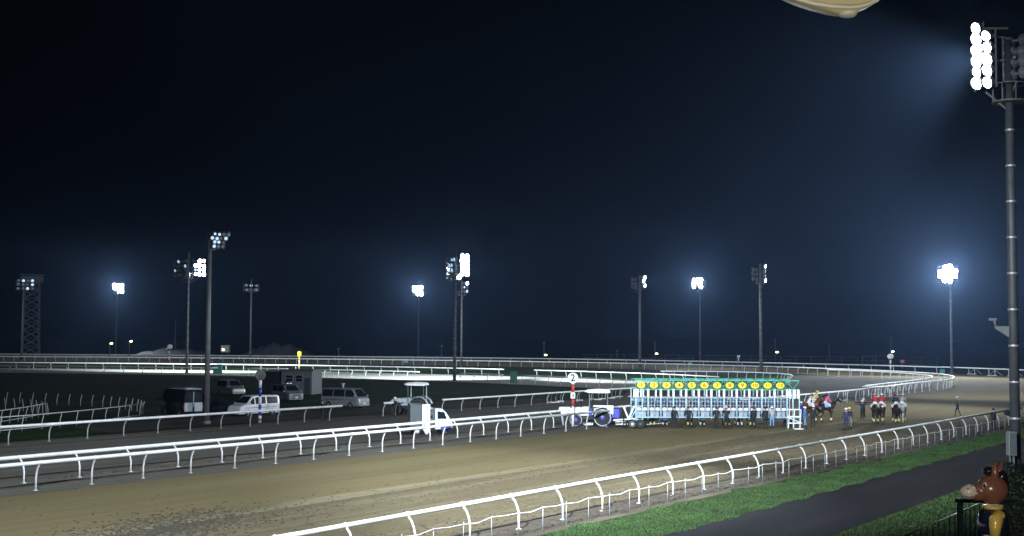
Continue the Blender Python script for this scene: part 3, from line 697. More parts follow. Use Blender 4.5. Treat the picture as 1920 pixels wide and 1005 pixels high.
# the next two masts of the home straight, left and right of the frame
for (s_, u_, bm3, txt) in ((6, -16.3, (((.33, .93, -.245), 270000, 50), ((-.08, .82, -.50), 100000, 62)), 'left'), (140, -16.3, (((-.98, .04, -.28), 75000, 86), ((-.15, .95, -.22), 105000, 80)), 'right')):
    p = su(s_, u_); t = thing('floodlight_mast', 'floodlight mast of the home straight just outside the %s edge of the view' % txt, 'floodlight mast', p, 0, 'floodlight masts round the course')
    MB().use('mast_steel').tube([(0, 0, 0), (0, 0, 23)], .4, 12, r2=.26).build('pole', t)
    ld = bm3[0][0]; dd = Vector(ld); yaw = math.atan2(dd.y, dd.x); sdv = Vector((-math.sin(yaw), math.cos(yaw), 0)); c = Vector((dd.x, dd.y, 0)) * 1.2
    for i in range(4):
        for j in range(4): floodlight(t, c + sdv * (-1.2 + i * .8) + Vector((0, 0, 20.2 + j * .7)), ld, 'lens_on', .31)
    for j in range(4): MB().use('mast_dark').bar(c - Vector(ld) * .3 - sdv * 1.6 + Vector((0, 0, 20.2 + j * .7)), c - Vector(ld) * .3 + sdv * 1.6 + Vector((0, 0, 20.2 + j * .7)), .1).build('lamp_frame', t)
    for k_, (ld, pw, cone) in enumerate(bm3): spot(t, c * 1.25 + Vector((0, 0, 20.5 + .6 * k_)), ld, pw * PW, cone, .7)
# unseen lamps added to brighten the horse figure and the hanging shade
for (lab, p, d, pw, cone, col) in (('added spotlight right of the viewpoint that brightens the horse figure', (3.5, -1.5, 10.5), (.276, 1, -.205), 15000, 7.5, (1, .93, .82)), ('small added spotlight that brightens the hanging shade', (1.2, 2.0, 7.4), (.12, .9, .32), 420, 70, (1, .95, .8))):
    t = thing('added_lamp', lab, 'added lamp', p)
    MB().use('mast_dark').box((0, 0, 0), (.3, .15, .22), bev=.02).build('housing', t); MB().use('lens_dim').box((0, .085, 0), (.24, .02, .16)).build('lens', t)
    L = spot(t, (0, .2, 0), d, pw, cone, .8, .1, col)
# lattice tower
b = at(57, 664); t = thing('lattice_tower', 'steel lattice tower with a railed top platform at the far left edge', 'tower', b, R(15))
h, wb, wt = 27.0, 3.0, 2.7
legs = [(-1, -1), (1, -1), (1, 1), (-1, 1)]
for (a, c) in legs: MB().use('mast_steel').bar((a * wb, c * wb * .8, 0), (a * wt * .95, c * wt * .8, h), .45).build('leg', t)
m = MB().use('mast_steel'); N = 9
for k in range(N):
    z0, z1 = h * k / N, h * (k + 1) / N
    for q in range(4):
        a, c = legs[q], legs[(q + 1) % 4]
        f0 = (wb + (wt - wb) * z0 / h); f1 = (wb + (wt - wb) * z1 / h)
        p0, p1 = Vector((a[0] * f0, a[1] * f0 * .8, z0)), Vector((c[0] * f1, c[1] * f1 * .8, z1))
        m.bar(p0, p1, .22); m.bar(Vector((c[0] * f0, c[1] * f0 * .8, z0)), Vector((a[0] * f1, a[1] * f1 * .8, z1)), .22)
        m.bar(Vector((a[0] * f1, a[1] * f1 * .8, z1)), Vector((c[0] * f1, c[1] * f1 * .8, z1)), .2)
m.build('bracing', t)
m = MB().use('mast_steel').box((0, 0, h), (7.4, 6.2, .4))
for q in (-3.6, -1.2, 1.2, 3.6):
    for e in (-3, 3): m.bar((q, e, h), (q, e, h + 2.6), .16)
m.box((0, -3.0, h + 1.3), (7.2, .1, 1.6)); m.box((0, 3.0, h + 1.3), (7.2, .1, 1.6)); m.box((0, 0, h + 2.7), (8.4, 7, .25)); m.build('platform', t)

# ------------------------------------------------------------------ starting gate
GX0 = at(1190, 802).x; GY = 97.6; GW = .982
t = thing('starting_gate', 'wide green topped starting gate with yellow stall numbers 1 to 12 across the dirt track', 'starting gate', (GX0, GY, 0), R(0.6))
gate = t; D = 3.3; W = 12 * GW; LX = W + .95
for y in (0, D):
    m = MB().use('green_paint')
    m.box((LX / 2, y, 3.72), (LX, .09, .09)); m.box((LX / 2, y, 3.02), (LX, .09, .10))
    for k in range(26): x = LX * k / 26; m.bar((x, y, 3.05 if k % 2 else 3.68), (x + LX / 26, y, 3.68 if k % 2 else 3.05), .045)
    m.build('top_truss', t)
for k in range(0, 14): 
    x = min(k * GW, LX); MB().use('green_paint').bar((x, 0, 3.72), (x, D, 3.72), .07).build('roof_bar', t)
ban = MB().use('green_dark')
bd_ = ban.prism([(-.40, -.19), (-.33, -.25), (.33, -.25), (.40, -.19), (.43, .22), (-.43, .22)], 0, .03).mesh('number_board')
for k in range(12): o = put('number_board', bd_, t, (GW * (k + .5) - .03, -.05, 3.31)); o.rotation_euler = (R(90), 0, 0)
up = MB().use('steel_blue').tube([(0, 0, 0.0), (0, 0, 3.0)], .045, 8).mesh('upright')
up2 = MB().use('steel_blue').tube([(0, 0, .75), (0, 0, 3.0)], .045, 8).mesh('upright')
pad = MB().use('pad_white').box((0, -.03, 2.72), (.17, .2, .66), bev=.03).mesh('upright_pad')
padn = MB().use('pad_white').tube([(0, 0, 2.42), (0, 0, 2.55), (0, 0, 2.6), (0, 0, 2.72), (0, 0, 2.8), (0, 0, 2.98)], [.05, .085, .05, .05, .07, .05], 8).mesh('latch_pad')
disc = MB().use('yellow_paint').lathe([(.25, 0), (.275, .02), (.275, .035), (.25, .05)], (0, 0, 0), 18, 'y').mesh('number_disc')
part = MB().use('door_grey')
part.use('navy_pad').box((0, D / 2, 1.25), (.05, D - .1, 1.0), bev=.01).use('door_grey')
for z in (2.35, 1.9, .72): part.bar((0, .05, z), (0, D, z), .06)
part = part.mesh('stall_partition')
padp = MB().use('navy_pad').box((0, D / 2, 1.35), (.16, D - .5, .85), bev=.05).mesh('partition_pad')
dl = MB().use('door_grey')                                 # one door leaf
for z in (.92, 1.2, 1.78, 2.1, 2.36): dl.bar((.03, 0, z), (.45, 0, z), .035)
for x in (.03, .24, .45): dl.bar((x, 0, .92), (x, 0, 2.36), .035)
dl.use('door_grey').box((.28, .01, 1.12), (.26, .02, .40))
dlm = dl.mesh('door_leaf'); dp = MB().use('pad_white').box((.25, -.05, 1.49), (.34, .14, .25), bev=.06).mesh('door_pad')
for k in range(13):
    x = k * GW
    put('upright', up if k in (0, 12) else up2, t, (x, 0, 0)); put('upright', up if k in (0, 12) else up2, t, (x, D, 0)); put('upright_pad', pad, t, (x, 0, 0))
    put('stall_partition', part, t, (x, 0, 0)); put('partition_pad', padp, t, (x, 0, 0))
    if k < 12:
        put('latch_pad', padn, t, (x + GW * .62, -.02, 0))
        d = put('number_disc', disc, t, (x + GW * .5 - .06, -.10, 3.34)); d.scale = (1.18, 1, .92); nm = put('numeral', NUM[str(k + 1)], d, (0, -.056, 0)); nm.rotation_euler = (R(90), 0, 0)
        for sg in (0, 1):
            dd = put('door_leaf', dlm, t, (x + (.02 if sg == 0 else GW - .02), 0, 0)); dd.rotation_euler = (0, 0, R(-6) if sg == 0 else R(186))
            e = put('door_pad', dp, dd); 
            if sg: e.scale = (1, -1, 1)
MB().use('steel_blue').box((LX / 2, -.02, .86), (LX, .05, .06)).build('lower_bar', t)
MB().use('steel_blue').box((LX / 2, D, .86), (LX, .05, .06)).build('lower_bar', t)
MB().use('steel_blue').box((LX / 2, 0.02, 2.42), (LX, .05, .05)).build('cross_bar', t)
tg = MB().use('navy_pad').box((GW / 2, 0, 1.5), (GW - .12, .05, 1.1), bev=.02).use('door_grey').bar((.08, -.03, 2.15), (GW - .08, -.03, 2.15), .04).mesh('rear_door')
for k in range(12): put('rear_door', tg, t, (k * GW, D - .05, 0))
fb = MB().use('navy_pad').box((0, 0, .70), (.42, .14, .2), bev=.04).mesh('foot_board')
for k in (2, 3, 5, 7, 9, 10, 11): put('foot_board', fb, t, (k * GW + .35, .25, 0))
# right end bay with ladder and jack legs
for (x, y) in ((W + .95, 0), (W + .95, D), (W + .45, -.02)): MB().use('steel_blue').tube([(x, y, .0), (x, y, 3.0)], .045, 8).build('upright', t)
m = MB().use('pad_white'); 
for x in (W + .22, W + .58, W + .86): m.box((x, -.04, 2.68), (.2, .14, .72), bev=.03)
m.build('end_pad', t)
m = MB().use('pad_white')
for z in (.45, .95, 1.5): m.box((W + .5, -.10, z), (1.0, .10, .09))
for x in (W + .05, W + .45, W + .95): m.bar((x, -.12, 0.05), (x + .1, -.12, 1.5), .06)
m.bar((W, -.14, .9), (W + 1.1, -.14, .45), .06).box((W + .75, -.5, .04), (.7, .5, .06)); m.build('end_step', t)
# left end: lattice, drawbar and wheels
m = MB().use('pad_white')
for x in (-.12, .18, .42): m.box((x, -.06, 2.72), (.12, .12, .62), bev=.02)
m.build('end_pad', t)
m = MB().use('steel_blue')
for z in (.7, 1.2, 1.7, 2.2): m.bar((-.35, -.1, z), (.55, -.1, z), .05)
for x in (-.35, .1, .55): m.bar((x, -.1, .5), (x, -.1, 3.1), .05)
m.bar((-.35, -.1, 2.2), (.55, -.1, 3.1), .05).bar((-.35, -.1, .7), (.1, -.1, 1.7), .05); m.build('end_lattice', t)
def wheel(parent, p, r, wdt, rim, rimc, tyre='tyre', hub=.1):
    o = MB().use(tyre).lathe([(r * .62, -wdt / 2), (r * .93, -wdt / 2), (r, -wdt * .3), (r, wdt * .3), (r * .93, wdt / 2), (r * .62, wdt / 2)], (0, 0, 0), 20, 'y').build('wheel', parent, p)
    MB().use(rimc).lathe([(hub, -wdt * .55), (r * rim * .55, -wdt * .40), (r * rim * .9, -wdt * .46), (r * rim, -wdt * .53), (r * rim, wdt * .53), (r * rim * .9, wdt * .46), (r * rim * .55, wdt * .4), (hub, wdt * .55)], (0, 0, 0), 18, 'y').build('rim', o)
    return o
for (x, y) in ((-.28, -.3), (-.28, D + .1), (.35, -.2), (W + .5, D * .6)): wheel(t, (x, y, .36), .36, .22, .6, 'pad_white' if (x, y) == (-.28, -.3) else 'green_dark')
m = MB().use('pad_white'); m.bar((-.1, -.1, 1.75), (-.55, -.1, .75), .12).bar((-.95, -.1, 1.7), (-.55, -.1, .75), .12).bar((-.1, -.1, .75), (-1.7, .2, .62), .1); m.build('drawbar', t)
MB().use('white_paint').bar((1.0, .9, .25), (3.0, 2.6, .3), .07).build('floor_strut', t)
# horses and jockeys waiting in stalls, facing the camera
CO = ['dark_coat', 'bay_coat', 'bay_coat', 'dark_coat', 'chestnut_coat', 'bay_coat', 'dark_coat']
NW = ['one', 'two', 'three', 'four', 'five', 'six', 'seven', 'eight', 'nine', 'ten', 'eleven', 'twelve']
SILK = ['cloth_grey', 'cloth_blue', 'cloth_yellow', 'cloth_grey', 'cloth_blue', 'cloth_navy', 'cloth_pink', 'cloth_grey']
for i, k in enumerate((1, 2, 4, 5, 7, 8, 9)):
    x = GX0 + (k + .5) * GW; hl = Vector((x, GY + 1.95, 0))
    horse('racehorse loaded in starting stall number %s' % NW[k], hl, R(-90), CO[i], 'stand', 'bandage_white' if i % 2 else 'bandage_yellow', 'saddle_blue' if i % 2 else 'breeches', 'horses loaded in the gate')
    jockey('jockey crouched on the horse inside stall number %s' % NW[k], hl, R(-90), SILK[i], ['cap_white', 'cap_black', 'cap_white', 'cap_purple', 'cap_pink', 'cap_white', 'cap_yellow'][i], 'jockeys inside the gate')

# ------------------------------------------------------------------ tractors
def tractor(label, loc, yaw, paint, second, rimc, name='tractor', canopy='pad_white', wheelr=.72, tyre='tyre'):
    t = thing(name, label, 'tractor', loc, yaw)
    def hs(x, hw, z0, z1): return [(x, -hw, z0), (x, hw, z0), (x, hw, z1 - .08), (x, hw * .7, z1), (x, -hw * .7, z1), (x, -hw, z1 - .08)]
    MB().use(second).loft([hs(.35, .36, .85, 1.55), hs(1.2, .34, .85, 1.50), hs(1.85, .31, .85, 1.40), hs(1.98, .27, .88, 1.28)]).build('bonnet', t)
    MB().use('black').box((1.985, 0, 1.07), (.04, .42, .34)).build('grille', t)
    for q in (-.2, .2): MB().use('headlight').ell((2.0, q, 1.22), (.03, .07, .05), 8, 5).build('headlight', t)
    MB().use('black').box((.5, 0, .68), (2.9, .42, .36), bev=.05).build('chassis', t)
    MB().use('black').tube([(.95, .3, 1.45), (.95, .3, 2.15), (.90, .3, 2.22)], .035, 8).build('exhaust', t)
    for q in (-1, 1):
        wheel(t, (-.75, q * .72, wheelr), wheelr, .40, .78, rimc, tyre); wheel(t, (1.35, q * .66, wheelr * .72), wheelr * .72, .30, .78, rimc, tyre)
        f = MB().use(second); a = [R(k) for k in range(15, 166, 25)]
        f.loft([[( -.75 + (wheelr + .10) * math.cos(g), q * .50, wheelr + (wheelr + .10) * math.sin(g)), (-.75 + (wheelr + .10) * math.cos(g), q * .92, wheelr + (wheelr + .10) * math.sin(g)), (-.75 + (wheelr + .14) * math.cos(g), q * .92, wheelr + (wheelr + .14) * math.sin(g)), (-.75 + (wheelr + .14) * math.cos(g), q * .50, wheelr + (wheelr + .14) * math.sin(g))] for g in a]).build('fender', t)
    MB().use(paint).box((-.35, 0, 1.0), (1.1, .95, .32), bev=.05).box((.2, 0, 1.1), (.25, .7, .7), bev=.05).build('operator_deck', t)
    MB().use('black').box((-.7, 0, 1.35), (.45, .45, .12), bev=.04).box((-.93, 0, 1.6), (.1, .45, .5), bev=.04).build('seat', t)
    MB().use('black').tube([(-.05 + .04 * math.cos(k * .6) , .2 * math.sin(k * .6), 1.62 + .19 * math.cos(k * .6)) for k in range(11)], .018, 5).tube([(.15, 0, 1.3), (-.05, 0, 1.62)], .02, 5).build('steering_wheel', t)
    for (x, q) in ((-1.15, -.5), (-1.15, .5), (.3, -.5), (.3, .5)): MB().use(second if q < 0 else 'box_grey').bar((x, q, 1.1), (x, q * .98, 2.72), .06).build('canopy_post', t)
    def cs(x, hw, z, th): return [(x, -hw, z), (x, hw, z), (x, hw, z + th * .5), (x, hw * .7, z + th), (x, -hw * .7, z + th), (x, -hw, z + th * .5)]
    MB().use(canopy).loft([cs(-1.35, .6, 2.68, .16), cs(-1.2, .68, 2.64, .28), cs(-.4, .70, 2.64, .31), cs(.4, .66, 2.66, .24), cs(.68, .5, 2.74, .06)]).build('canopy', t)
    MB().use(paint).bar((-1.3, 0, .6), (-2.1, 0, .55), .1).bar((-1.2, -.25, .9), (-1.9, -.05, .6), .06).bar((-1.2, .25, .9), (-1.9, .05, .6), .06).build('hitch', t)
    return t
bt = tractor('blue and white tractor with white canopy coupled to the left gate end', at(1113, 800) + Vector((0, .6, 0)), R(176), 'blue_paint', 'pad_white', 'blue_paint', wheelr=.72, tyre='tyre')
# pale tyre-side rings and the white weights of the blue tractor
for q in (-1, 1):
    for (x, r_) in ((-.75, .72), (1.35, .52)): MB().use('rail_dull').tube([(x + r_ * .88 * math.cos(g * math.pi / 12), q * (.93 if x < 0 else .82), r_ + r_ * .88 * math.sin(g * math.pi / 12)) for g in range(25)], r_ * .07, 6).build('wheel_ring', bt)
MB().use('pad_white').box((2.25, 0, 1.35), (.9, .9, .30), bev=.05).box((2.25, 0, 1.05), (.55, .95, .35), bev=.05).build('front_guard', bt)
MB().use('pad_white').box((-.8, .62, 1.62), (1.6, .5, .12), bev=.03).box((-1.35, .66, 1.28), (.5, .4, .55), bev=.04).build('side_tank', bt)
MB().use('blue_paint').box((-1.75, .1, 1.05), (.75, .9, .8), bev=.06).build('rear_box', bt)
MB().use('pad_white').box((-2.4, .5, .3), (1.3, .3, .3), bev=.04).box((.4, .75, .22), (.8, .2, .2), bev=.03).build('step', bt)
tractor('grey tractor with a pale flat canopy parked behind the rail gap', at(772, 779) + Vector((0, .9, 0)), R(168), 'tractor_grey', 'tractor_grey', 'box_grey', wheelr=.78)

# small box truck
t = thing('service_truck', 'small white cab service truck with a grey equipment box, stopped behind the close rail pair', 'truck', at(803, 816) + Vector((0, .8, 0)), R(12))
def sec(x, hb, ht, z0, z1): return [(x, -hb, z0), (x, hb, z0), (x, hb, z0 + (z1 - z0) * .5), (x, ht, z1 - .06), (x, ht - .06, z1), (x, -ht + .06, z1), (x, -ht, z1 - .06), (x, -hb, z0 + (z1 - z0) * .5)]
MB().use('van_white').loft([sec(.35, .72, .64, .42, 1.86), sec(.85, .72, .64, .42, 1.86), sec(1.15, .73, .60, .42, 1.6), sec(1.45, .74, .62, .42, 1.12), sec(1.58, .70, .6, .46, 1.0)]).build('cab', t)
for q in (-1, 1):
    MB().use('glass_dark').quad((.5, q * .735, 1.15), (1.18, q * .745, 1.15), (1.0, q * .665, 1.62), (.5, q * .69, 1.7)).build('side_window', t)
    MB().use('headlight').ell((1.57, q * .52, .82), (.04, .12, .08), 8, 5).build('headlight', t)
    wheel(t, (1.0, q * .64, .29), .29, .18, .6, 'pad_white'); wheel(t, (-.95, q * .64, .29), .29, .18, .6, 'pad_white')
MB().use('glass_dark').quad((1.17, -.52, 1.60), (1.17, .52, 1.60), (1.47, .56, 1.14), (1.47, -.56, 1.14)).build('windscreen', t)
MB().use('blue_paint').box((1.1, -.76, .56), (.75, .03, .34)).box((1.1, .76, .56), (.75, .03, .34)).build('blue_skirt', t)
MB().use('black').box((-.4, 0, .45), (2.6, .9, .2)).build('chassis', t)
MB().use('box_grey').box((-1.0, 0, 1.35), (.95, 1.4, 1.7), bev=.03).build('equipment_box', t)
MB().use('pad_white').box((-.25, -.72, 1.45), (.42, .05, 1.5), bev=.01).box((-.55, -.72, 1.4), (.08, .05, 1.6)).build('white_panel', t)
m = MB().use('black')
for z in (1.95, 1.75, 1.55, 1.25, 1.05): m.box((-.25, -.752, z), (.14, .008, .03)); m.box((-.25 + .03, -.752, z - .06), (.03, .008, .1))
m.build('panel_lettering', t)
MB().use('box_grey').box((.05, 0, 1.1), (.55, 1.36, 1.25), bev=.03).build('tool_locker', t)
MB().use('glass_dark').box((.08, -.69, 1.3), (.14, .02, .2)).build('locker_window', t)
MB().use('pad_white').lathe([(.05, 0), (.1, .05), (.3, .4), (.05, .45)], (-.3, -.9, .05), 10).build('spreader', t)
MB().use('black').box((-1.9, 0, .35), (1.0, 1.2, .3), bev=.04).build('harrow', t)

# ------------------------------------------------------------------ cars and vans
def vehicle(name, label, cat, loc, yaw, paint, L, W, prof, belt, wheels, wr, windows, extras=''):
    """prof: list (x, ztop) from rear to front; belt: z of the waist; windows: (x0,x1) side panes under the roof line"""
    t = thing(name, label, cat, loc, yaw, 'vehicles parked in the infield'); hw = W / 2
    def zt(x):
        for (a, za), (b, zb) in zip(prof, prof[1:]):
            if a <= x <= b: return za + (zb - za) * (x - a) / (b - a)
        return prof[-1][1]
    def ring(x, zr, k=1.0):
        zb = min(belt, zr - .04); tum = .16 * max(0, zr - belt) * k
        q = hw * (.93 if (x < -L / 2 + .06 or x > L / 2 - .06) else 1)
        return [(x, -q + .05, .26), (x, q - .05, .26), (x, q, .42), (x, q, zb), (x, q - tum, zr - .07), (x, q - tum - .14, zr), (x, -q + tum + .14, zr), (x, -q + tum, zr - .07), (x, -q, zb), (x, -q, .42)]
    m = MB().use(paint); m.smooth = False
    m.loft([ring(x, z) for x, z in prof]).build('body', t)
    for (x0, x1) in windows:
        for q in (-1, 1):
            def pt(x, f):
                zr = zt(x); tum = .16 * max(0, zr - belt); lo = belt + .03; hi = max(lo + .05, zr - .13); z = lo + (hi - lo) * f
                y = hw - tum * (z - belt) / max(.05, zr - .07 - belt) + .012; return (x, q * y, z)
            n = 3; a = [pt(x0 + (x1 - x0) * k / n, 0) for k in range(n + 1)]; b = [pt(x0 + (x1 - x0) * k / n, 1) for k in range(n + 1)]
            m = MB().use('glass_dark')
            for k in range(n): m.quad(a[k], a[k + 1], b[k + 1], b[k])
            m.build('side_window', t)
    # windscreen on the steepest front slope above the belt, rear glass likewise
    fr = [(a, b) for a, b in zip(prof, prof[1:]) if b[1] < a[1] - .15 and b[0] > 0 and a[1] > belt + .3][:1]
    for a, b in fr:
        z0 = max(b[1], belt) + .03; xb = b[0] if b[1] >= belt else a[0] + (b[0] - a[0]) * (a[1] - z0) / (a[1] - b[1])
        n = Vector((a[1] - z0, 0, xb - a[0])).normalized() * .02; ya, yb = hw - .32, hw - .1
        MB().use('glass_dark').quad(Vector((a[0] + .03, -ya, a[1] - .05)) + n, Vector((a[0] + .03, ya, a[1] - .05)) + n, Vector((xb, yb, z0)) + n, Vector((xb, -yb, z0)) + n).build('windscreen', t)
    x0 = prof[0][0]
    MB().use('glass_dark').quad((x0 - .015, -hw + .3, belt + .08), (x0 - .015, hw - .3, belt + .08), (x0 - .015, hw - .36, prof[0][1] - .16), (x0 - .015, -hw + .36, prof[0][1] - .16)).build('rear_window', t)
    for xw in wheels:
        for q in (-1, 1): wheel(t, (xw, q * (hw - .10), wr), wr, .2, .62, 'galvanised')
    for q in (-1, 1):
        MB().use('headlight').ell((L / 2 - .03, q * (hw - .27), .80), (.07, .2, .09), 8, 5).build('headlight', t)
        MB().use('tail_red').box((-L / 2 - .01, q * (hw - .12), .95), (.04, .14, .4), bev=.01).build('tail_light', t)
        MB().use(paint).box((fr[0][1][0] - .15 if fr else L * .25, q * (hw + .13), belt + .10), (.12, .2, .16), bev=.03).build('mirror', t)
    MB().use('black').box((L / 2 - .01, 0, .66), (.05, W * .5, .10)).box((L / 2 - .01, 0, .44), (.05, W * .6, .10)).build('grille', t)
    MB().use('plate').box((L / 2 + .025, 0, .50), (.02, .33, .16)).build('number_plate', t)
    MB().use('black').box((0, hw + .003, belt - .28), (L * .8, .01, .04)).box((0, -hw - .003, belt - .28), (L * .8, .01, .04)).build('side_moulding', t)
    if 'rack' in extras:
        m = MB().use('galvanised')
        for x in (-.5, .3): m.bar((x, -.6, prof[len(prof) // 2][1] + .1), (x, .6, prof[len(prof) // 2][1] + .1), .05)
        m.use('rail_dull').box((-.1, 0, prof[len(prof) // 2][1] + .2), (1.3, 1.1, .1), bev=.02); m.build('roof_rack', t)
    if 'beacon' in extras:
        z = max(p[1] for p in prof)
        MB().use('black').box((.6, 0, z + .03), (.3, .9, .08)).build('roof_bar', t); MB().use('lens_dim').box((.6, -.25, z + .1), (.16, .22, .07), bev=.02).box((.6, .12, z + .1), (.16, .22, .07), bev=.02).build('beacon', t)
        MB().use('black').ell((.2, -.1, z + .26), (.3, .3, .14), 10, 6).tube([(.2, -.1, z), (.2, -.1, z + .2)], .04, 6).build('rotating_light', t)
    if 'vent' in extras:
        z = max(p[1] for p in prof); MB().use('rail_dull').tube([(-.3, 0, z - .02), (-.3, 0, z + .35)], .1, 8).box((-.3, 0, z + .38), (.28, .28, .1)).build('roof_lamp', t)
    return t
HIACE = [(-2.4, 1.80), (-2.3, 1.94), (0, 1.98), (1.35, 1.94), (1.5, 1.90), (2.12, 1.12), (2.32, 1.0), (2.38, .6)]
MINIV = [(-2.25, 1.70), (-2.1, 1.80), (-.3, 1.84), (.75, 1.78), (1.45, 1.14), (2.1, .95), (2.25, .80), (2.28, .5)]
WAGON = [(-2.2, 1.35), (-1.95, 1.44), (-.2, 1.50), (.5, 1.44), (1.15, 1.02), (1.95, .88), (2.15, .74), (2.2, .45)]
BUS = [(-3.0, 2.35), (-2.9, 2.5), (0, 2.55), (2.3, 2.5), (2.5, 2.42), (2.85, 1.3), (3.0, 1.1), (3.04, .6)]
vehicle('parked_van', 'long grey and silver van with a roof lamp, nearest the grey tractor', 'van', at(640, 766) + Vector((.2, 1.3, 0)), R(-31), 'car_silver', 4.7, 1.75, HIACE, 1.12, (-1.45, 1.3), .34, ((-2.2, -.9), (-.8, .55), (.65, 1.75)), 'vent')
vehicle('parked_van', 'white minivan behind the blue striped pole, its left front in shade', 'van', at(491, 781) + Vector((-.9, 1.0, 0)), R(-128), 'van_white', 4.4, 1.72, MINIV, 1.05, (-1.35, 1.35), .32, ((-2.0, -.75), (-.6, .55), (.65, 1.2)))
vehicle('parked_van', 'silver van with a beacon on the roof in front of the low building', 'van', Vector((-24.3, 136.4, 0)), R(-55), 'car_silver', 4.6, 1.75, MINIV, 1.05, (-1.35, 1.35), .32, ((-2.0, -.75), (-.6, .55), (.65, 1.2)), 'beacon')
vehicle('parked_car', 'silver estate car with a loaded roof rack, farthest left of the parked cars', 'car', Vector((-33.4, 149.5, 0)), R(-52), 'car_silver', 4.3, 1.72, MINIV, 1.0, (-1.35, 1.35), .31, ((-1.9, -.7), (-.6, .6)), 'rack')
vehicle('parked_car', 'black car behind the near left mast, only its highlights catching the light', 'car', Vector((-27.2, 113.2, 0)), R(-50), 'black_gloss', 4.3, 1.7, MINIV, 1.0, (-1.35, 1.35), .32, ((-1.9, -.7), (-.6, .6)))
bt_ = vehicle('minibus', 'tall silver minibus, its shaded body painted black and its lit end silver blue, left of the near left mast', 'minibus', Vector((-28.6, 109.4, 0)), R(128), 'black_gloss', 4.6, 1.9, [(-2.3, 2.25), (-2.25, 2.4), (0, 2.45), (1.9, 2.4), (2.1, 2.35), (2.4, 1.3), (2.5, 1.0), (2.54, .6)], 1.3, (-1.5, 1.5), .4, ((-2.3, -1.2), (-1.1, 0), (.1, 1.6)))  # silver bus: shade put in as black paint, light as silver panels
for q in (-.44, .44): MB().use('bus_silver_lit').box((-2.33, q, .95), (.03, .72, .75), bev=.01).build('rear_door_panel', bt_)
MB().use('bus_silver_lit').box((-1.2, 0, 2.47), (2.4, 1.45, .08), bev=.03).box((-2.33, 0, 1.6), (.04, .06, 1.3)).build('roof_panel', bt_)

# ------------------------------------------------------------------ low building and other structures
b = at(548, 741); t = thing('infield_hut', 'low flat roofed grey hut with two small windows in the infield', 'building', Vector((-25.6, 153.5, 0)), R(-12))
MB().use('wall_grey').box((0, 0, 1.42), (3.9, 3.4, 2.84)).build('wall', t)
MB().use('mast_dark').box((0, 0, 2.92), (4.3, 3.8, .16)).build('roof', t)
for x in (-.9, .35):
    f = MB().use('galvanised').box((x, -1.72, 1.95), (.95, .06, .85)).build('window', t); MB().use('glass_dark').box((x, -1.76, 1.95), (.8, .03, .70)).build('pane', f)
    MB().use('galvanised').box((x, -1.78, 1.95), (.8, .02, .05)).build('sash_bar', f)
f = MB().use('box_grey').box((1.4, -1.72, 1.0), (.75, .06, 2.0)).build('door', t); MB().use('galvanised').box((1.65, -1.77, 1.0), (.05, .05, .15)).build('handle', f)
t = thing('hut_shaded_side', 'low black block standing for the shaded left side of the grey hut', 'building', Vector((-28.9, 154.2, 0)), R(-12)); MB().use('black').box((0, 0, 1.35), (2.3, 3.2, 2.7)).build('wall', t); MB().use('mast_dark').box((0, 0, 2.76), (2.5, 3.4, .12)).build('roof', t)  # the hut's side in shade, added as a black box
tag(MB().use('green_sheet').box((0, 0, .85), (1.1, .8, 1.7), bev=.04).box((0, 0, 1.74), (1.2, .9, .07)).build('equipment_box', None, at(963, 718)), 'dark green equipment box in the gap of the far inner rail', 'box')
tag(MB().use('green_sheet').box((0, 0, .85), (1.6, .9, 1.7), bev=.04).box((0, 0, 1.74), (1.7, 1.0, .07)).build('equipment_box', None, at(408, 701)), 'dark green box filling a rail gap right of the two left masts', 'box')
for k, (px, py, lab) in enumerate(((1767, 703, 'pale teal sheet hung on the outermost rail just left of the glaring mast'), (1294, 685, 'small pale teal board on the outermost rail left of the bright centre-right mast'), (761, 681, 'small teal board on the outermost rail left of the slim lit mast'))):
    b = at(px, py) ; tag(MB().use('teal_sheet').box((0, 0, .62), (1.1 if k else 1.0, .06, 1.0), bev=.01).bar((-.45, 0, 0), (-.45, 0, .2), .05).bar((.45, 0, 0), (.45, 0, .2), .05).build('rail_board', None, b), lab, 'board')
# barrier frames at the right end of the outer rail
rail('right hand piece of the outermost rail that meets the near right mast', [(88, 257), (91.5, 247.5), (94.5, 238), (97.5, 230), (101, 221), (106, 210)], 1.3, 1, .05, step=40, off=900, r=.10, straight=True)
for k, (px, py) in enumerate(((1822, 702), (1860, 705), (1897, 706))):
    b = at(px, py); t = thing('barrier_frame', ['leftmost', 'middle', 'rightmost'][k] + ' white braced frame carrying the outer rail beyond the track end', 'barrier', b, R(-10), 'white braced barrier frames')
    m = MB().use('white_paint'); m.bar((-.55, 0, 0), (-.55, 0, 1.25), .1).bar((.55, 0, 0), (.55, 0, 1.25), .1); m.build('upright', t)
    MB().use('white_paint').box((0, 0, .09), (1.7, .2, .16)).build('base', t); MB().use('rail_dull').bar((-.5, 0, .15), (.5, 0, 1.15), .06).bar((.6, 0, 1.15), (1.9, 0, .1), .07).build('brace', t)
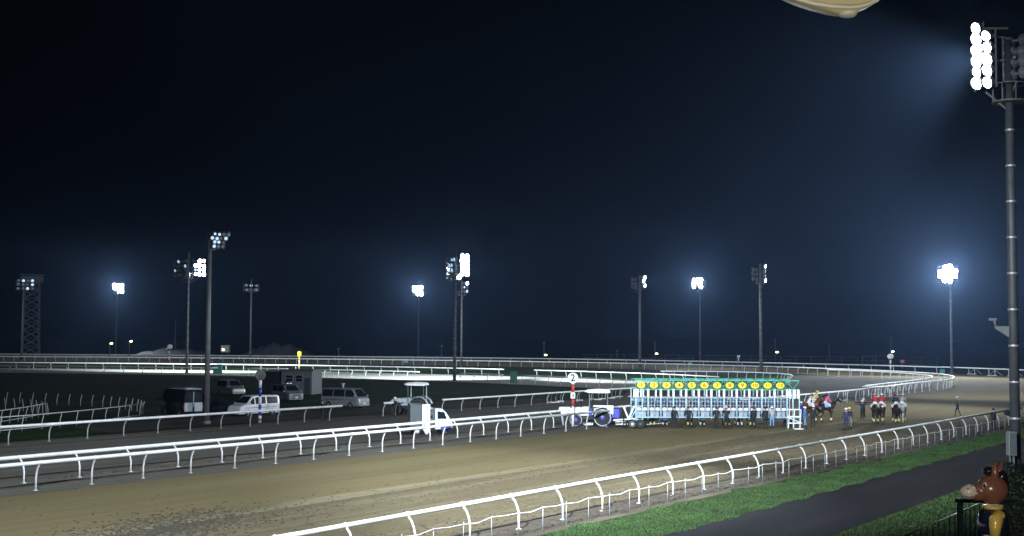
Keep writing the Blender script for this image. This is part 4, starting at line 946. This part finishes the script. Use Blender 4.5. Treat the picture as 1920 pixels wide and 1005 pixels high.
# distance posts
def striped_pole(name, label, b, h, r, bands, cat='distance post'):
    t = thing(name, label, cat, b); z = 0
    for k, (hh, c) in enumerate(bands):
        MB().use(c).tube([(0, 0, z), (0, 0, z + hh)], r, 12).build('pole_band', t); z += hh
    return t
t = striped_pole('distance_post', 'red and white distance post with a round white 2 disc beside the blue tractor', at(1074, 800.5), 3.4, .11, [(1.55, 'white_paint'), (.08, 'rail_dull'), (.60, 'red_paint'), (.48, 'white_paint'), (.62, 'red_paint'), (.1, 'white_paint')])
MB().use('white_paint').box((0, -.13, 2.45), (.36, .04, .44), bev=.01).build('plate', t)
o = put('numeral', NUM['post3'], t, (0, -.165, 2.45)); o.rotation_euler = (R(90), 0, 0)
d = MB().use('white_paint').lathe([(.38, -.03), (.40, -.02), (.40, .02), (.38, .03)], (0, 0, 3.82), 24, 'y').build('disc', t)
MB().use('rail_dull').tube([(.41 * math.cos(g * math.pi / 12), 0, 3.82 + .41 * math.sin(g * math.pi / 12)) for g in range(25)], .03, 6).build('disc_rim', t)
o = put('numeral', NUM['big2'], d, (0, -.05, 3.82)); o.rotation_euler = (R(90), 0, 0)
t = striped_pole('distance_post', 'blue and white striped post with the dark back of a round sign', at(487, 793), 4, .12, [(.6, 'white_paint'), (.85, 'blue_paint'), (.7, 'white_paint'), (.7, 'blue_paint'), (.6, 'white_paint'), (.4, 'mast_dark')])
MB().use('mast_dark').lathe([(.40, -.05), (.43, -.03), (.43, .03), (.40, .05)], (0, 0, 3.85), 22, 'y').build('disc', t)
t = striped_pole('distance_post', 'yellow headed marker post on the far turf left of centre', at(561, 692), 3.5, .16, [(1.0, 'yellow_paint'), (.9, 'white_paint'), (.9, 'yellow_paint')])
MB().use('yellow_paint').lathe([(.35, -.1), (.45, -.08), (.45, .08), (.35, .1)], (0, 0, 3.4), 14, 'y').box((0, 0, 2.95), (.9, .2, .3), bev=.05).build('disc', t)
t = striped_pole('distance_post', 'black and white marker post with a round white disc near the far bend', at(1670, 704), 4, .14, [(.7, 'white_paint'), (.5, 'mast_dark'), (.8, 'white_paint'), (.3, 'mast_dark'), (.6, 'white_paint'), (.3, 'mast_dark')])
MB().use('white_paint').ell((0, 0, 3.65), (.62, .12, .52), 16, 9).build('disc', t)
t = striped_pole('distance_post', 'white marker post with a round white disc at far left', at(317, 675), 4, .22, [(1.2, 'white_paint'), (.3, 'mast_dark'), (1.2, 'white_paint')])
MB().use('white_paint').ell((.2, 0, 3.9), (.8, .15, .7), 14, 8).ell((-.75, 0, 3.3), (.3, .1, .3), 10, 6).build('disc', t)
t = striped_pole('distance_post', 'small blue marker post far off behind the starting gate', at(1385, 692), 3, .14, [(1.5, 'blue_paint'), (1.2, 'steel_blue')]); MB().use('steel_blue').box((0, 0, 2.9), (.6, .2, .5)).build('plate', t)
tag(MB().use('mast_steel').tube([(0, 0, 0), (0, 0, 13)], .3, 8, r2=.15).build('flag_pole', None, at(328, 665)), 'thin grey pole without lamps right of the white far left post', 'pole')
# white sign box at far left with a lamp in front
t = thing('lit_kiosk', 'small white lit kiosk beyond the far rail, left of the sand mound', 'kiosk', at(423, 667)); MB().use('white_paint').box((0, 0, 2.5), (3.0, 2.4, 2.6), bev=.1).build('wall', t); MB().use('mast_dark').bar((-1, 0, 0), (-1, 0, 1.3), .2).bar((1, 0, 0), (1, 0, 1.3), .2).build('leg', t); MB().use('lamp_warm').ell((-.6, -1.3, 2.2), (.4, .15, .35), 8, 6).build('lamp', t)
# yard lights
def yard_lamp(px, ptop, pl, label, warm, Z=370, arm=.5):
    py = 632 + 7 * FPX / Z + .004 * (px - 960); b = at(px, py); k = Z / FPX
    t = thing('street_lamp', label, 'street lamp', b, 0, 'small lamps beyond the course')
    hh = (py - ptop) * k; hl = (py - pl) * k
    MB().use('mast_dark').tube([(0, 0, 0), (0, 0, hh)], .12, 6).box((0, 0, hh), (.9, .3, .25)).build('pole', t)
    MB().use('lamp_warm' if warm else 'lamp_cool').ell((arm, 0, hl), (.45, .3, .25), 10, 6).build('lamp_head', t); MB().use('mast_dark').bar((0, 0, hl + .25), (arm, 0, hl + .25), .1).build('arm', t)
for a in ((1020, 642, 665.5, 'warm lamp on a short pole just right of the central mast pair', 1), (1228, 641, 663, 'warm orange lamp right of the thick dark mast', 1), (1454, 637, 660, 'warm lamp right of the slim two-lamp mast', 1), (1671, 634, 659, 'lamp on a short pole straight above the round white disc', 0), (205, 643, 643.5, 'small warm lamp left of the bright far left mast', 1), (242, 639, 639.5, 'small warm lamp right of the bright far left mast', 1)):
    yard_lamp(a[0], a[1], a[2], a[3], a[4])
for k, (px, pt) in enumerate(((828, 646), (635, 652), (1555, 640), (1157, 655))):
    b = at(px, 676); tag(MB().use('mast_dark').tube([(0, 0, 0), (0, 0, (676 - pt) * .145)], .1, 6).box((0, 0, (676 - pt) * .145), (.7, .3, .3)).build('unlit_lamp', None, b), ['unlit lamp pole left of the central mast pair', 'faint unlit lamp pole right of the sand mound', 'faint unlit lamp pole above the loose riders', 'faint unlit lamp pole left of the thick dark mast'][k], 'lamp pole', 'unlit lamp poles beyond the course')
# sand mounds
def mound(px, py, w_, h_, label, seed):
    b = at(px, py); r_ = random.Random(seed); m = MB().use('mound_sand'); n = 28; rows = 10; m.smooth = True; i = 0; pr = [r_.uniform(.8, 1.15) for _ in range(n + 1)]
    for j in range(rows + 1):
        for k in range(n + 1):
            x = (k / n - .5) * w_; y = (j / rows - .5) * w_ * .5; f = max(0, math.cos(math.pi * (k / n - .5))) ** .8 * max(0, math.cos(math.pi * (j / rows - .5)))
            m.v.append(Vector((x, y, h_ * f * pr[k] * (1 + .12 * math.sin(k * .9 + seed)) - .05)))
    for j in range(rows):
        for k in range(n): a = j * (n + 1) + k; m.face([a, a + 1, a + n + 2, a + n + 1])
    tag(m.build('sand_mound', None, b), label, 'mound')
mound(522, 665, 27, 4.2, 'large grey sand mound beyond the far rail behind the yellow headed post', 3)
mound(330, 666, 30, 2.6, 'low wide sand mound beyond the far rail behind the thin grey pole', 5)
# wire fence beyond the far bend and a gate frame in it
V = [at(1095 + 665 * k / 20, 679 + 8 * k / 20) for k in range(21)]; t = thing('wire_fence', 'faint dark wire fence beyond the far bend', 'fence', V[0])
pm_ = MB().use('mast_dark').tube([(0, 0, 0), (0, 0, 2.3)], .05, 5).mesh('post')
for p, d in resample(V, 4.0, 0): put('post', pm_, t, p - V[0])
for z in (2.25, 1.3, .4): MB().use('mast_dark').tube([v - V[0] + Vector((0, 0, z)) for v in V], .03, 4).build('wire', t)
b = at(1642, 689); t = thing('field_gate', 'pale steel gate panels in the wire fence left of the round white disc post', 'gate', b)
for q in (-3.2, 0, 3.2): MB().use('mast_steel').bar((q, 0, 0), (q, 0, 3.0), .14).build('post', t)
for z in (2.9, 1.6, .4): MB().use('mast_steel').bar((-3.2, 0, z), (3.2, 0, z), .09).build('gate_bar', t)
tag(MB().use('cap_pink').box((0, 0, 1.6), (.9, .08, .7)).bar((0, 0.05, 0), (0, 0.05, 1.3), .08).build('small_sign', None, at(1692, 690)), 'small pale pink sign on the outer rail right of the round disc', 'sign')

# ------------------------------------------------------------------ horses and people on the track
hg = 'horses circling behind the gate'
def rider(px, py, yaw, coat, silks, cap, hl, jl, pose='walk', band='bandage_yellow', cloth='breeches'):
    p = at(px, py); horse(hl, p, yaw, coat, pose, band, cloth, hg); jockey(jl, p, yaw, silks, cap, 'jockeys behind the gate')
rider(1549, 793, R(22), 'dark_coat', 'cloth_pink', 'cap_purple', 'dark brown horse seen side on, walking right from the gate end', 'jockey in pink silks and purple helmet on the side on dark horse', cloth='saddle_blue')
rider(1518, 791, R(25), 'chestnut_coat', 'breeches', 'cap_pink', 'chestnut horse half hidden behind the gate end and handlers', 'jockey in pale silks and pink helmet beside the gate end')
rider(1527, 784, R(10), 'bay_coat', 'cloth_yellow', 'cap_yellow', 'bay horse behind the pale clad jockey, mostly hidden', 'jockey in yellow silks beside the gate end')
rider(1641, 794, R(78), 'dark_coat', 'cloth_red', 'cap_pink', 'dark horse seen from behind under the pink helmeted jockey', 'jockey in red silks and pink helmet, left one of the red pair')
rider(1653, 793, R(66), 'bay_coat', 'cloth_red', 'cap_white', 'bay horse seen from behind under the jockey with the white helmet', 'jockey in red silks and white helmet, right one of the red pair')
rider(1680, 794, R(82), 'dark_coat', 'cloth_navy', 'cap_black', 'dark horse seen from behind, left of the grey horse', 'jockey in navy silks and black helmet on the dark horse at the right')
rider(1692, 793, R(62), 'grey_coat', 'cloth_grey', 'cap_white', 'grey horse walking away, rightmost of the horses', 'jockey in grey silks and white helmet on the grey horse')
def stander(px, py, yaw, label, pose='stand', top='cloth_black', legs='cloth_black', cap='cap_white', sc_=1.0, group='course staff standing on the track', dz=0):
    return person(label, at(px, py), R(yaw), pose, top, legs, cap, 'black', group, sc_)
stander(1619, 784, -100, 'handler with both arms stretched out, farther one of the pair left of the red riders', 'out')
stander(1617, 788, -85, 'handler with both arms stretched out and a white cap, nearer one of the pair', 'out', 'cloth_navy')
stander(1587, 808, 80, 'man in dark coat and white cap, left one of the couple on open dirt', 'stand', 'cloth_navy', 'cloth_navy')
stander(1593, 806, 95, 'person with yellow cap and pale trousers, right one of the close couple', 'stand', 'cloth_navy', 'cloth_grey', 'cap_yellow')
stander(1796, 781, 150, 'man in olive jacket walking alone on the right of the dirt with one arm out', 'point', 'cloth_olive', 'cloth_navy', sc_=1.05)
stander(1863, 808, 100, 'bareheaded man in black standing on the verge behind the near rail', 'stand', cap=None)
stander(1509, 805, 15, 'handler in bright blue jacket and jeans at the right gate end', 'walk', 'cloth_blue', 'cloth_jeans')
stander(1525, 802, 60, 'handler in black with a white cap right of the bright blue jacket', 'stand', 'cloth_black', 'cloth_black')
stander(1502, 792, 30, 'handler in royal blue jacket half hidden by the gate end', 'stand', 'blue_bright', 'cloth_navy')
stander(1172, 803, 100, 'person in black standing by the gate drawbar behind the blue tractor', 'stand')
stander(740, 782, 20, 'person in black with a white cap at the nose of the grey tractor', 'reach')
stander(604, 789, 40, 'man in black leaning at the right end of the grey training rail', 'reach', cap=None)
for k, (px, ps, tp, lg, cp, lb) in enumerate(((1259, 'stand', 'cloth_black', 'cloth_black', None, 'handler in black in front of stalls three and four'), (1285, 'walk', 'cloth_black', 'cloth_black', None, 'handler in black in front of stalls four and five'), (1336, 'walk', 'cloth_black', 'cloth_black', 'cap_black', 'left one of two handlers close together before stalls six and seven'), (1354, 'reach', 'cloth_black', 'cloth_black', 'cap_pink', 'right one of two handlers close together, with a reddish cap'), (1404, 'stand', 'cloth_black', 'cloth_black', 'cap_black', 'handler in black in front of stall nine'), (1425, 'stand', 'cloth_black', 'cloth_black', None, 'handler in black left of the one in jeans'), (1437, 'stand', 'cloth_grey', 'cloth_jeans', 'cap_white', 'handler in jeans and a white cap in front of stall eleven'))):
    p = Vector((at(px, 801).x, GY - .32, 0)); person(lb, p, R(90 + (k * 37) % 50 - 25), ps, tp, lg, cp, 'black', 'handlers in front of the gate')
# dark bag hanging on the near rail at far right
tag(MB().use('black').ell((0, 0, 0), (.55, .2, .22), 12, 8, (0, .15, .4)).build('cover_bag', None, at(1892, 775, 1.1)), 'black bag hung on the near rail beside the right mast', 'bag')

# ------------------------------------------------------------------ near right corner: cabinet, camera arm, statue, fence, shrub
b = at(1907, 885); t = thing('control_cabinet', 'grey steel control cabinet fixed beside the foot of the near mast', 'cabinet', b + Vector((-.55, -.7, 0)), R(8))
MB().use('mast_dark').box((0, 0, 1.55), (.45, .35, 1.25), bev=.02).build('body', t); MB().use('mast_dark').bar((-.1, 0, 0), (-.1, 0, .95), .08).bar((.1, 0, 0), (.1, 0, .95), .08).build('leg', t); MB().use('box_grey').box((0, -.185, 1.55), (.38, .02, 1.1)).build('door', t)
t = thing('camera_bracket', 'grey bracket arm with a camera on the left of the near right mast', 'camera', Vector((b.x - .38, b.y - .2, 7.6)))
MB().use('mast_dark').loft([[(0, -.05, -.5), (0, .05, -.5), (0, .05, .1), (0, -.05, .1)], [(-.75, -.04, -.02), (-.75, .04, -.02), (-.75, .04, .1), (-.75, -.04, .1)]]).build('bracket', t); MB().use('mast_dark').tube([(-.7, 0, .1), (-.78, 0, .4)], .06, 8).box((-.85, 0, .45), (.4, .16, .14), bev=.02).build('camera_head', t)
# horse-headed fibreglass figure
Zs = 36.0
def near_pt(px, py, Z): return Vector((0, 0, CH)) + (Rv * ((px - 960) / FPX) + Uv * ((502.5 - py) / FPX) + Fv) * Z
hc = near_pt(1858, 918, Zs); bx, by, hz = hc.x, hc.y, hc.z; k = Zs / FPX
t = thing('horse_statue', 'glossy brown horse headed figure in a yellow sleeved dark jacket at the lower right corner', 'statue', (bx, by, 0), 0)
def L3(px, py, dy=0): return Vector(((px - 1858) * k, dy, hz - (py - 918) * k))
m = MB().use('statue_brown'); m.ell(L3(1860, 918), (.46, .38, .42), 24, 16).ell(L3(1845, 922), (.36, .25, .27), 20, 12, (0, .25, 0)).ell(L3(1832, 926), (.24, .20, .20), 18, 12); m.build('head', t)
MB().use('statue_cream').ell(L3(1817, 922.5), (.25, .21, .205), 20, 14, (0, -.1, 0)).build('muzzle', t)
MB().use('statue_black').ell(L3(1811, 915, -.17), (.03, .015, .018), 8, 6).build('nostril', t); MB().use('statue_black').tube([L3(1806, 929, -.15), L3(1812, 931, -.19), L3(1820, 929, -.215)], .010, 5).build('mouth', t)
f = MB().use('statue_cream').ell(L3(1841, 909, -.245), (.075, .03, .10), 12, 8, (0, .3, 0)).build('eye', t); MB().use('statue_black').ell(L3(1839, 909, -.27), (.04, .02, .06), 10, 7).build('pupil', f)
for (px, dy, lean) in ((1863, -.12, 0), (1876, .12, .12)):
    e = MB().use('statue_brown'); c = L3(px, 884, dy); e.smooth = True
    e.tube([c + Vector((0, 0, -.25)), c + Vector((0, 0, -.05)), c + Vector((lean * .5, 0, .10)), c + Vector((lean, 0, .32))], [.10, .115, .085, .012], 12).build('ear', t)
m = MB().use('statue_black'); m.ell(L3(1854, 884), (.16, .15, .14), 14, 10).ell(L3(1880, 895, .05), (.16, .16, .2), 14, 10).ell(L3(1886, 915, .05), (.12, .16, .3), 14, 10).build('mane', t)
MB().use('statue_yellow').lathe([(.22, -.06), (.28, -.05), (.28, .05), (.22, .06)], L3(1861, 950), 22).build('collar', t)
m = MB().use('statue_navy'); m.lathe([(.24, .0), (.38, -.12), (.44, -.45), (.42, -.85), (.36, -.95)], L3(1862, 952, .05), 24).build('jacket', t)
m = MB().use('statue_yellow'); m.smooth = True; m.tube([L3(1860, 958, -.34), L3(1857, 970, -.42), L3(1853, 985, -.46), L3(1852, 1000, -.48)], [.17, .20, .165, .13], 16).ell(L3(1863, 963, -.33), (.19, .16, .15), 16, 10).build('sleeve', t)
m = MB().use('statue_yellow'); m.tube([L3(1870, 960, .35), L3(1874, 985, .45), L3(1872, 1000, .48)], [.17, .18, .13], 14).build('sleeve', t)
z0 = L3(1860, 1010).z
MB().use('statue_cream').tube([(-.12, -.12, z0 + .15), (-.12, -.12, .65)], .19, 14, r2=.13).tube([(.18, .15, z0 + .15), (.18, .15, .65)], .19, 14, r2=.13).build('breeches', t)
MB().use('statue_cream').ell((-.1, -.48, z0 - .02), (.11, .11, .13), 12, 8).ell((.2, .48, z0 - .02), (.11, .11, .13), 12, 8).build('glove', t)
MB().use('statue_black').tube([(-.12, -.12, .7), (-.12, -.12, .32)], .16, 12).tube([(.18, .15, .7), (.18, .15, .32)], .16, 12).ell((-.22, -.12, .36), (.26, .13, .1), 12, 6).ell((.08, .15, .36), (.26, .13, .1), 12, 6).build('boots', t)
MB().use('galvanised').box((0, 0, .14), (1.6, 1.4, .28), bev=.04).build('plinth', t)
# dark frame beside the figure
fp = near_pt(1800, 942, 37.5); t = thing('steel_frame', 'dark green steel frame with a flat top beam behind the horse figure', 'frame', (fp.x, fp.y, 0))
MB().use('fence_green').box((0, 0, fp.z / 2), (.14, .14, fp.z)).build('post', t); MB().use('fence_green').box((.75, 0, fp.z + .05), (1.75, .16, .10)).build('beam', t)
# mesh fence with handrail running to the lower right
A_, B_ = near_pt(1690, 1008, 39), near_pt(1832, 947, 44); zt_ = 1.15
a = at(1690, 1008, zt_); c = at(1832, 946, zt_); d = (c - a).normalized(); a = a - d * 6; c = c + d * 5
t = thing('mesh_fence', 'green mesh fence with a pale handrail running into the lower right corner', 'fence', (a.x, a.y, 0)); Lf = (c - a).length
MB().use('galvanised').tube([(0, 0, zt_), (c.x - a.x, c.y - a.y, zt_)], .022, 8).build('handrail', t)
n = int(Lf / .65); pmf = MB().use('fence_green').tube([(0, 0, 0), (0, 0, zt_)], .018, 6).mesh('post')
for q in range(n + 1): put('post', pmf, t, (d.x * Lf * q / n, d.y * Lf * q / n, 0))
m = MB().use('fence_green')
for z in [.1 + .1 * q for q in range(10)]: m.tube([(0, 0, z), (c.x - a.x, c.y - a.y, z)], .004, 4)
for q in range(int(Lf / .1)): m.tube([(d.x * q * .1, d.y * q * .1, .05), (d.x * q * .1, d.y * q * .1, zt_ - .05)], .003, 3)
o = m.build('wire_mesh', t, fix=False); o['kind'] = 'stuff'
# shrub in the corner behind the figure
sb = near_pt(1912, 960, 44); t = thing('corner_shrub', 'dark leafy shrub behind the horse figure at the right edge', 'shrub', (sb.x, sb.y, 0))
m = MB().use('leaf'); rs = random.Random(4)
for q in range(2600):
    u_, v_, w_ = rs.gauss(0, .55), rs.gauss(0, .5), rs.uniform(.2, 2.6); p = Vector((u_ * (1.2 - w_ * .25), v_, w_)); a1 = Vector((rs.uniform(-1, 1), rs.uniform(-1, 1), rs.uniform(-1, 1))) * .09; a2 = Vector((rs.uniform(-1, 1), rs.uniform(-1, 1), rs.uniform(-1, 1))) * .07
    i = len(m.v); m.v += [p, p + a1, p + a1 + a2, p + a2]; m.face([i, i + 1, i + 2, i + 3])
o = m.build('leaves', t, fix=False); o['kind'] = 'stuff'
m = MB().use('bay_coat')
for q in range(6): m.tube([(0, 0, 0), (rs.gauss(0, .25), rs.gauss(0, .25), 1.0), (rs.gauss(0, .5), rs.gauss(0, .4), 2.2)], [.04, .025, .01], 5)
m.build('stems', t)

# pale yellow hanging lampshade at the top edge, under the stand roof
c = near_pt(1580, -150, 7.0); k7 = 7.0 / FPX; t = thing('hanging_lampshade', 'pale yellow hanging shade whose curved lower edge dips in at the top of the view', 'lampshade', c)
def ringpt(a, r_, z):
    x = r_ * math.cos(a); y = r_ * .75 * math.sin(a); x *= .56 if x > 0 else 1.04
    return Vector((x, y, z))
m = MB().use('shade_yellow'); m.smooth = True; prof = [(.02, .45), (.25, .42), (.48, .25), (.60, 0), (.60, -.18), (.52, -.33), (.36, -.44), (.18, -.505), (.06, -.53), (.01, -.535)]
secs = []
for (r_, z) in prof: secs.append([ringpt(2 * math.pi * q / 28, r_, z) + Vector((.035 * (-z) if z < 0 else 0, 0, .02 * math.sin(6 * math.pi * q / 28) * (1 if r_ > .3 else .3))) for q in range(28)])
m.loft(secs).build('shade', t)
m = MB().use('shade_edge'); m.smooth = True; m.tube([Vector((.60 * math.cos(a) * s_ * (.56 if math.cos(a) > 0 else 1.04), -.45 * s_ * abs(math.sin(a)) * .3, -.10 - .43 * math.sin(a))) for a, s_ in [(math.pi * q / 20, 1) for q in range(21)]], .012, 6).build('seam', t)
MB().use('black').tube([(0, 0, .44), (0, 0, 2.2)], .01, 6).build('cord', t)
MB().use('shade_edge').ell((.02, 0, -.53), (.055, .05, .022), 12, 8).build('tip', t)

# ------------------------------------------------------------------ night haze
m = bpy.data.materials.new('haze'); m.use_nodes = True; n = m.node_tree; n.nodes.clear()
pv = n.nodes.new('ShaderNodeVolumePrincipled'); pv.inputs['Color'].default_value = (.34, .56, 1.0, 1); pv.inputs['Density'].default_value = .00013; pv.inputs['Anisotropy'].default_value = .72
oo = n.nodes.new('ShaderNodeOutputMaterial'); n.links.new(pv.outputs[0], oo.inputs['Volume'])
MATS['haze'] = m
o = MB().use('haze').box((-40, 290, 16), (700, 700, 40)).build('haze'); o['kind'] = 'stuff'; o['label'] = 'thin night haze over the course'; o['category'] = 'haze'
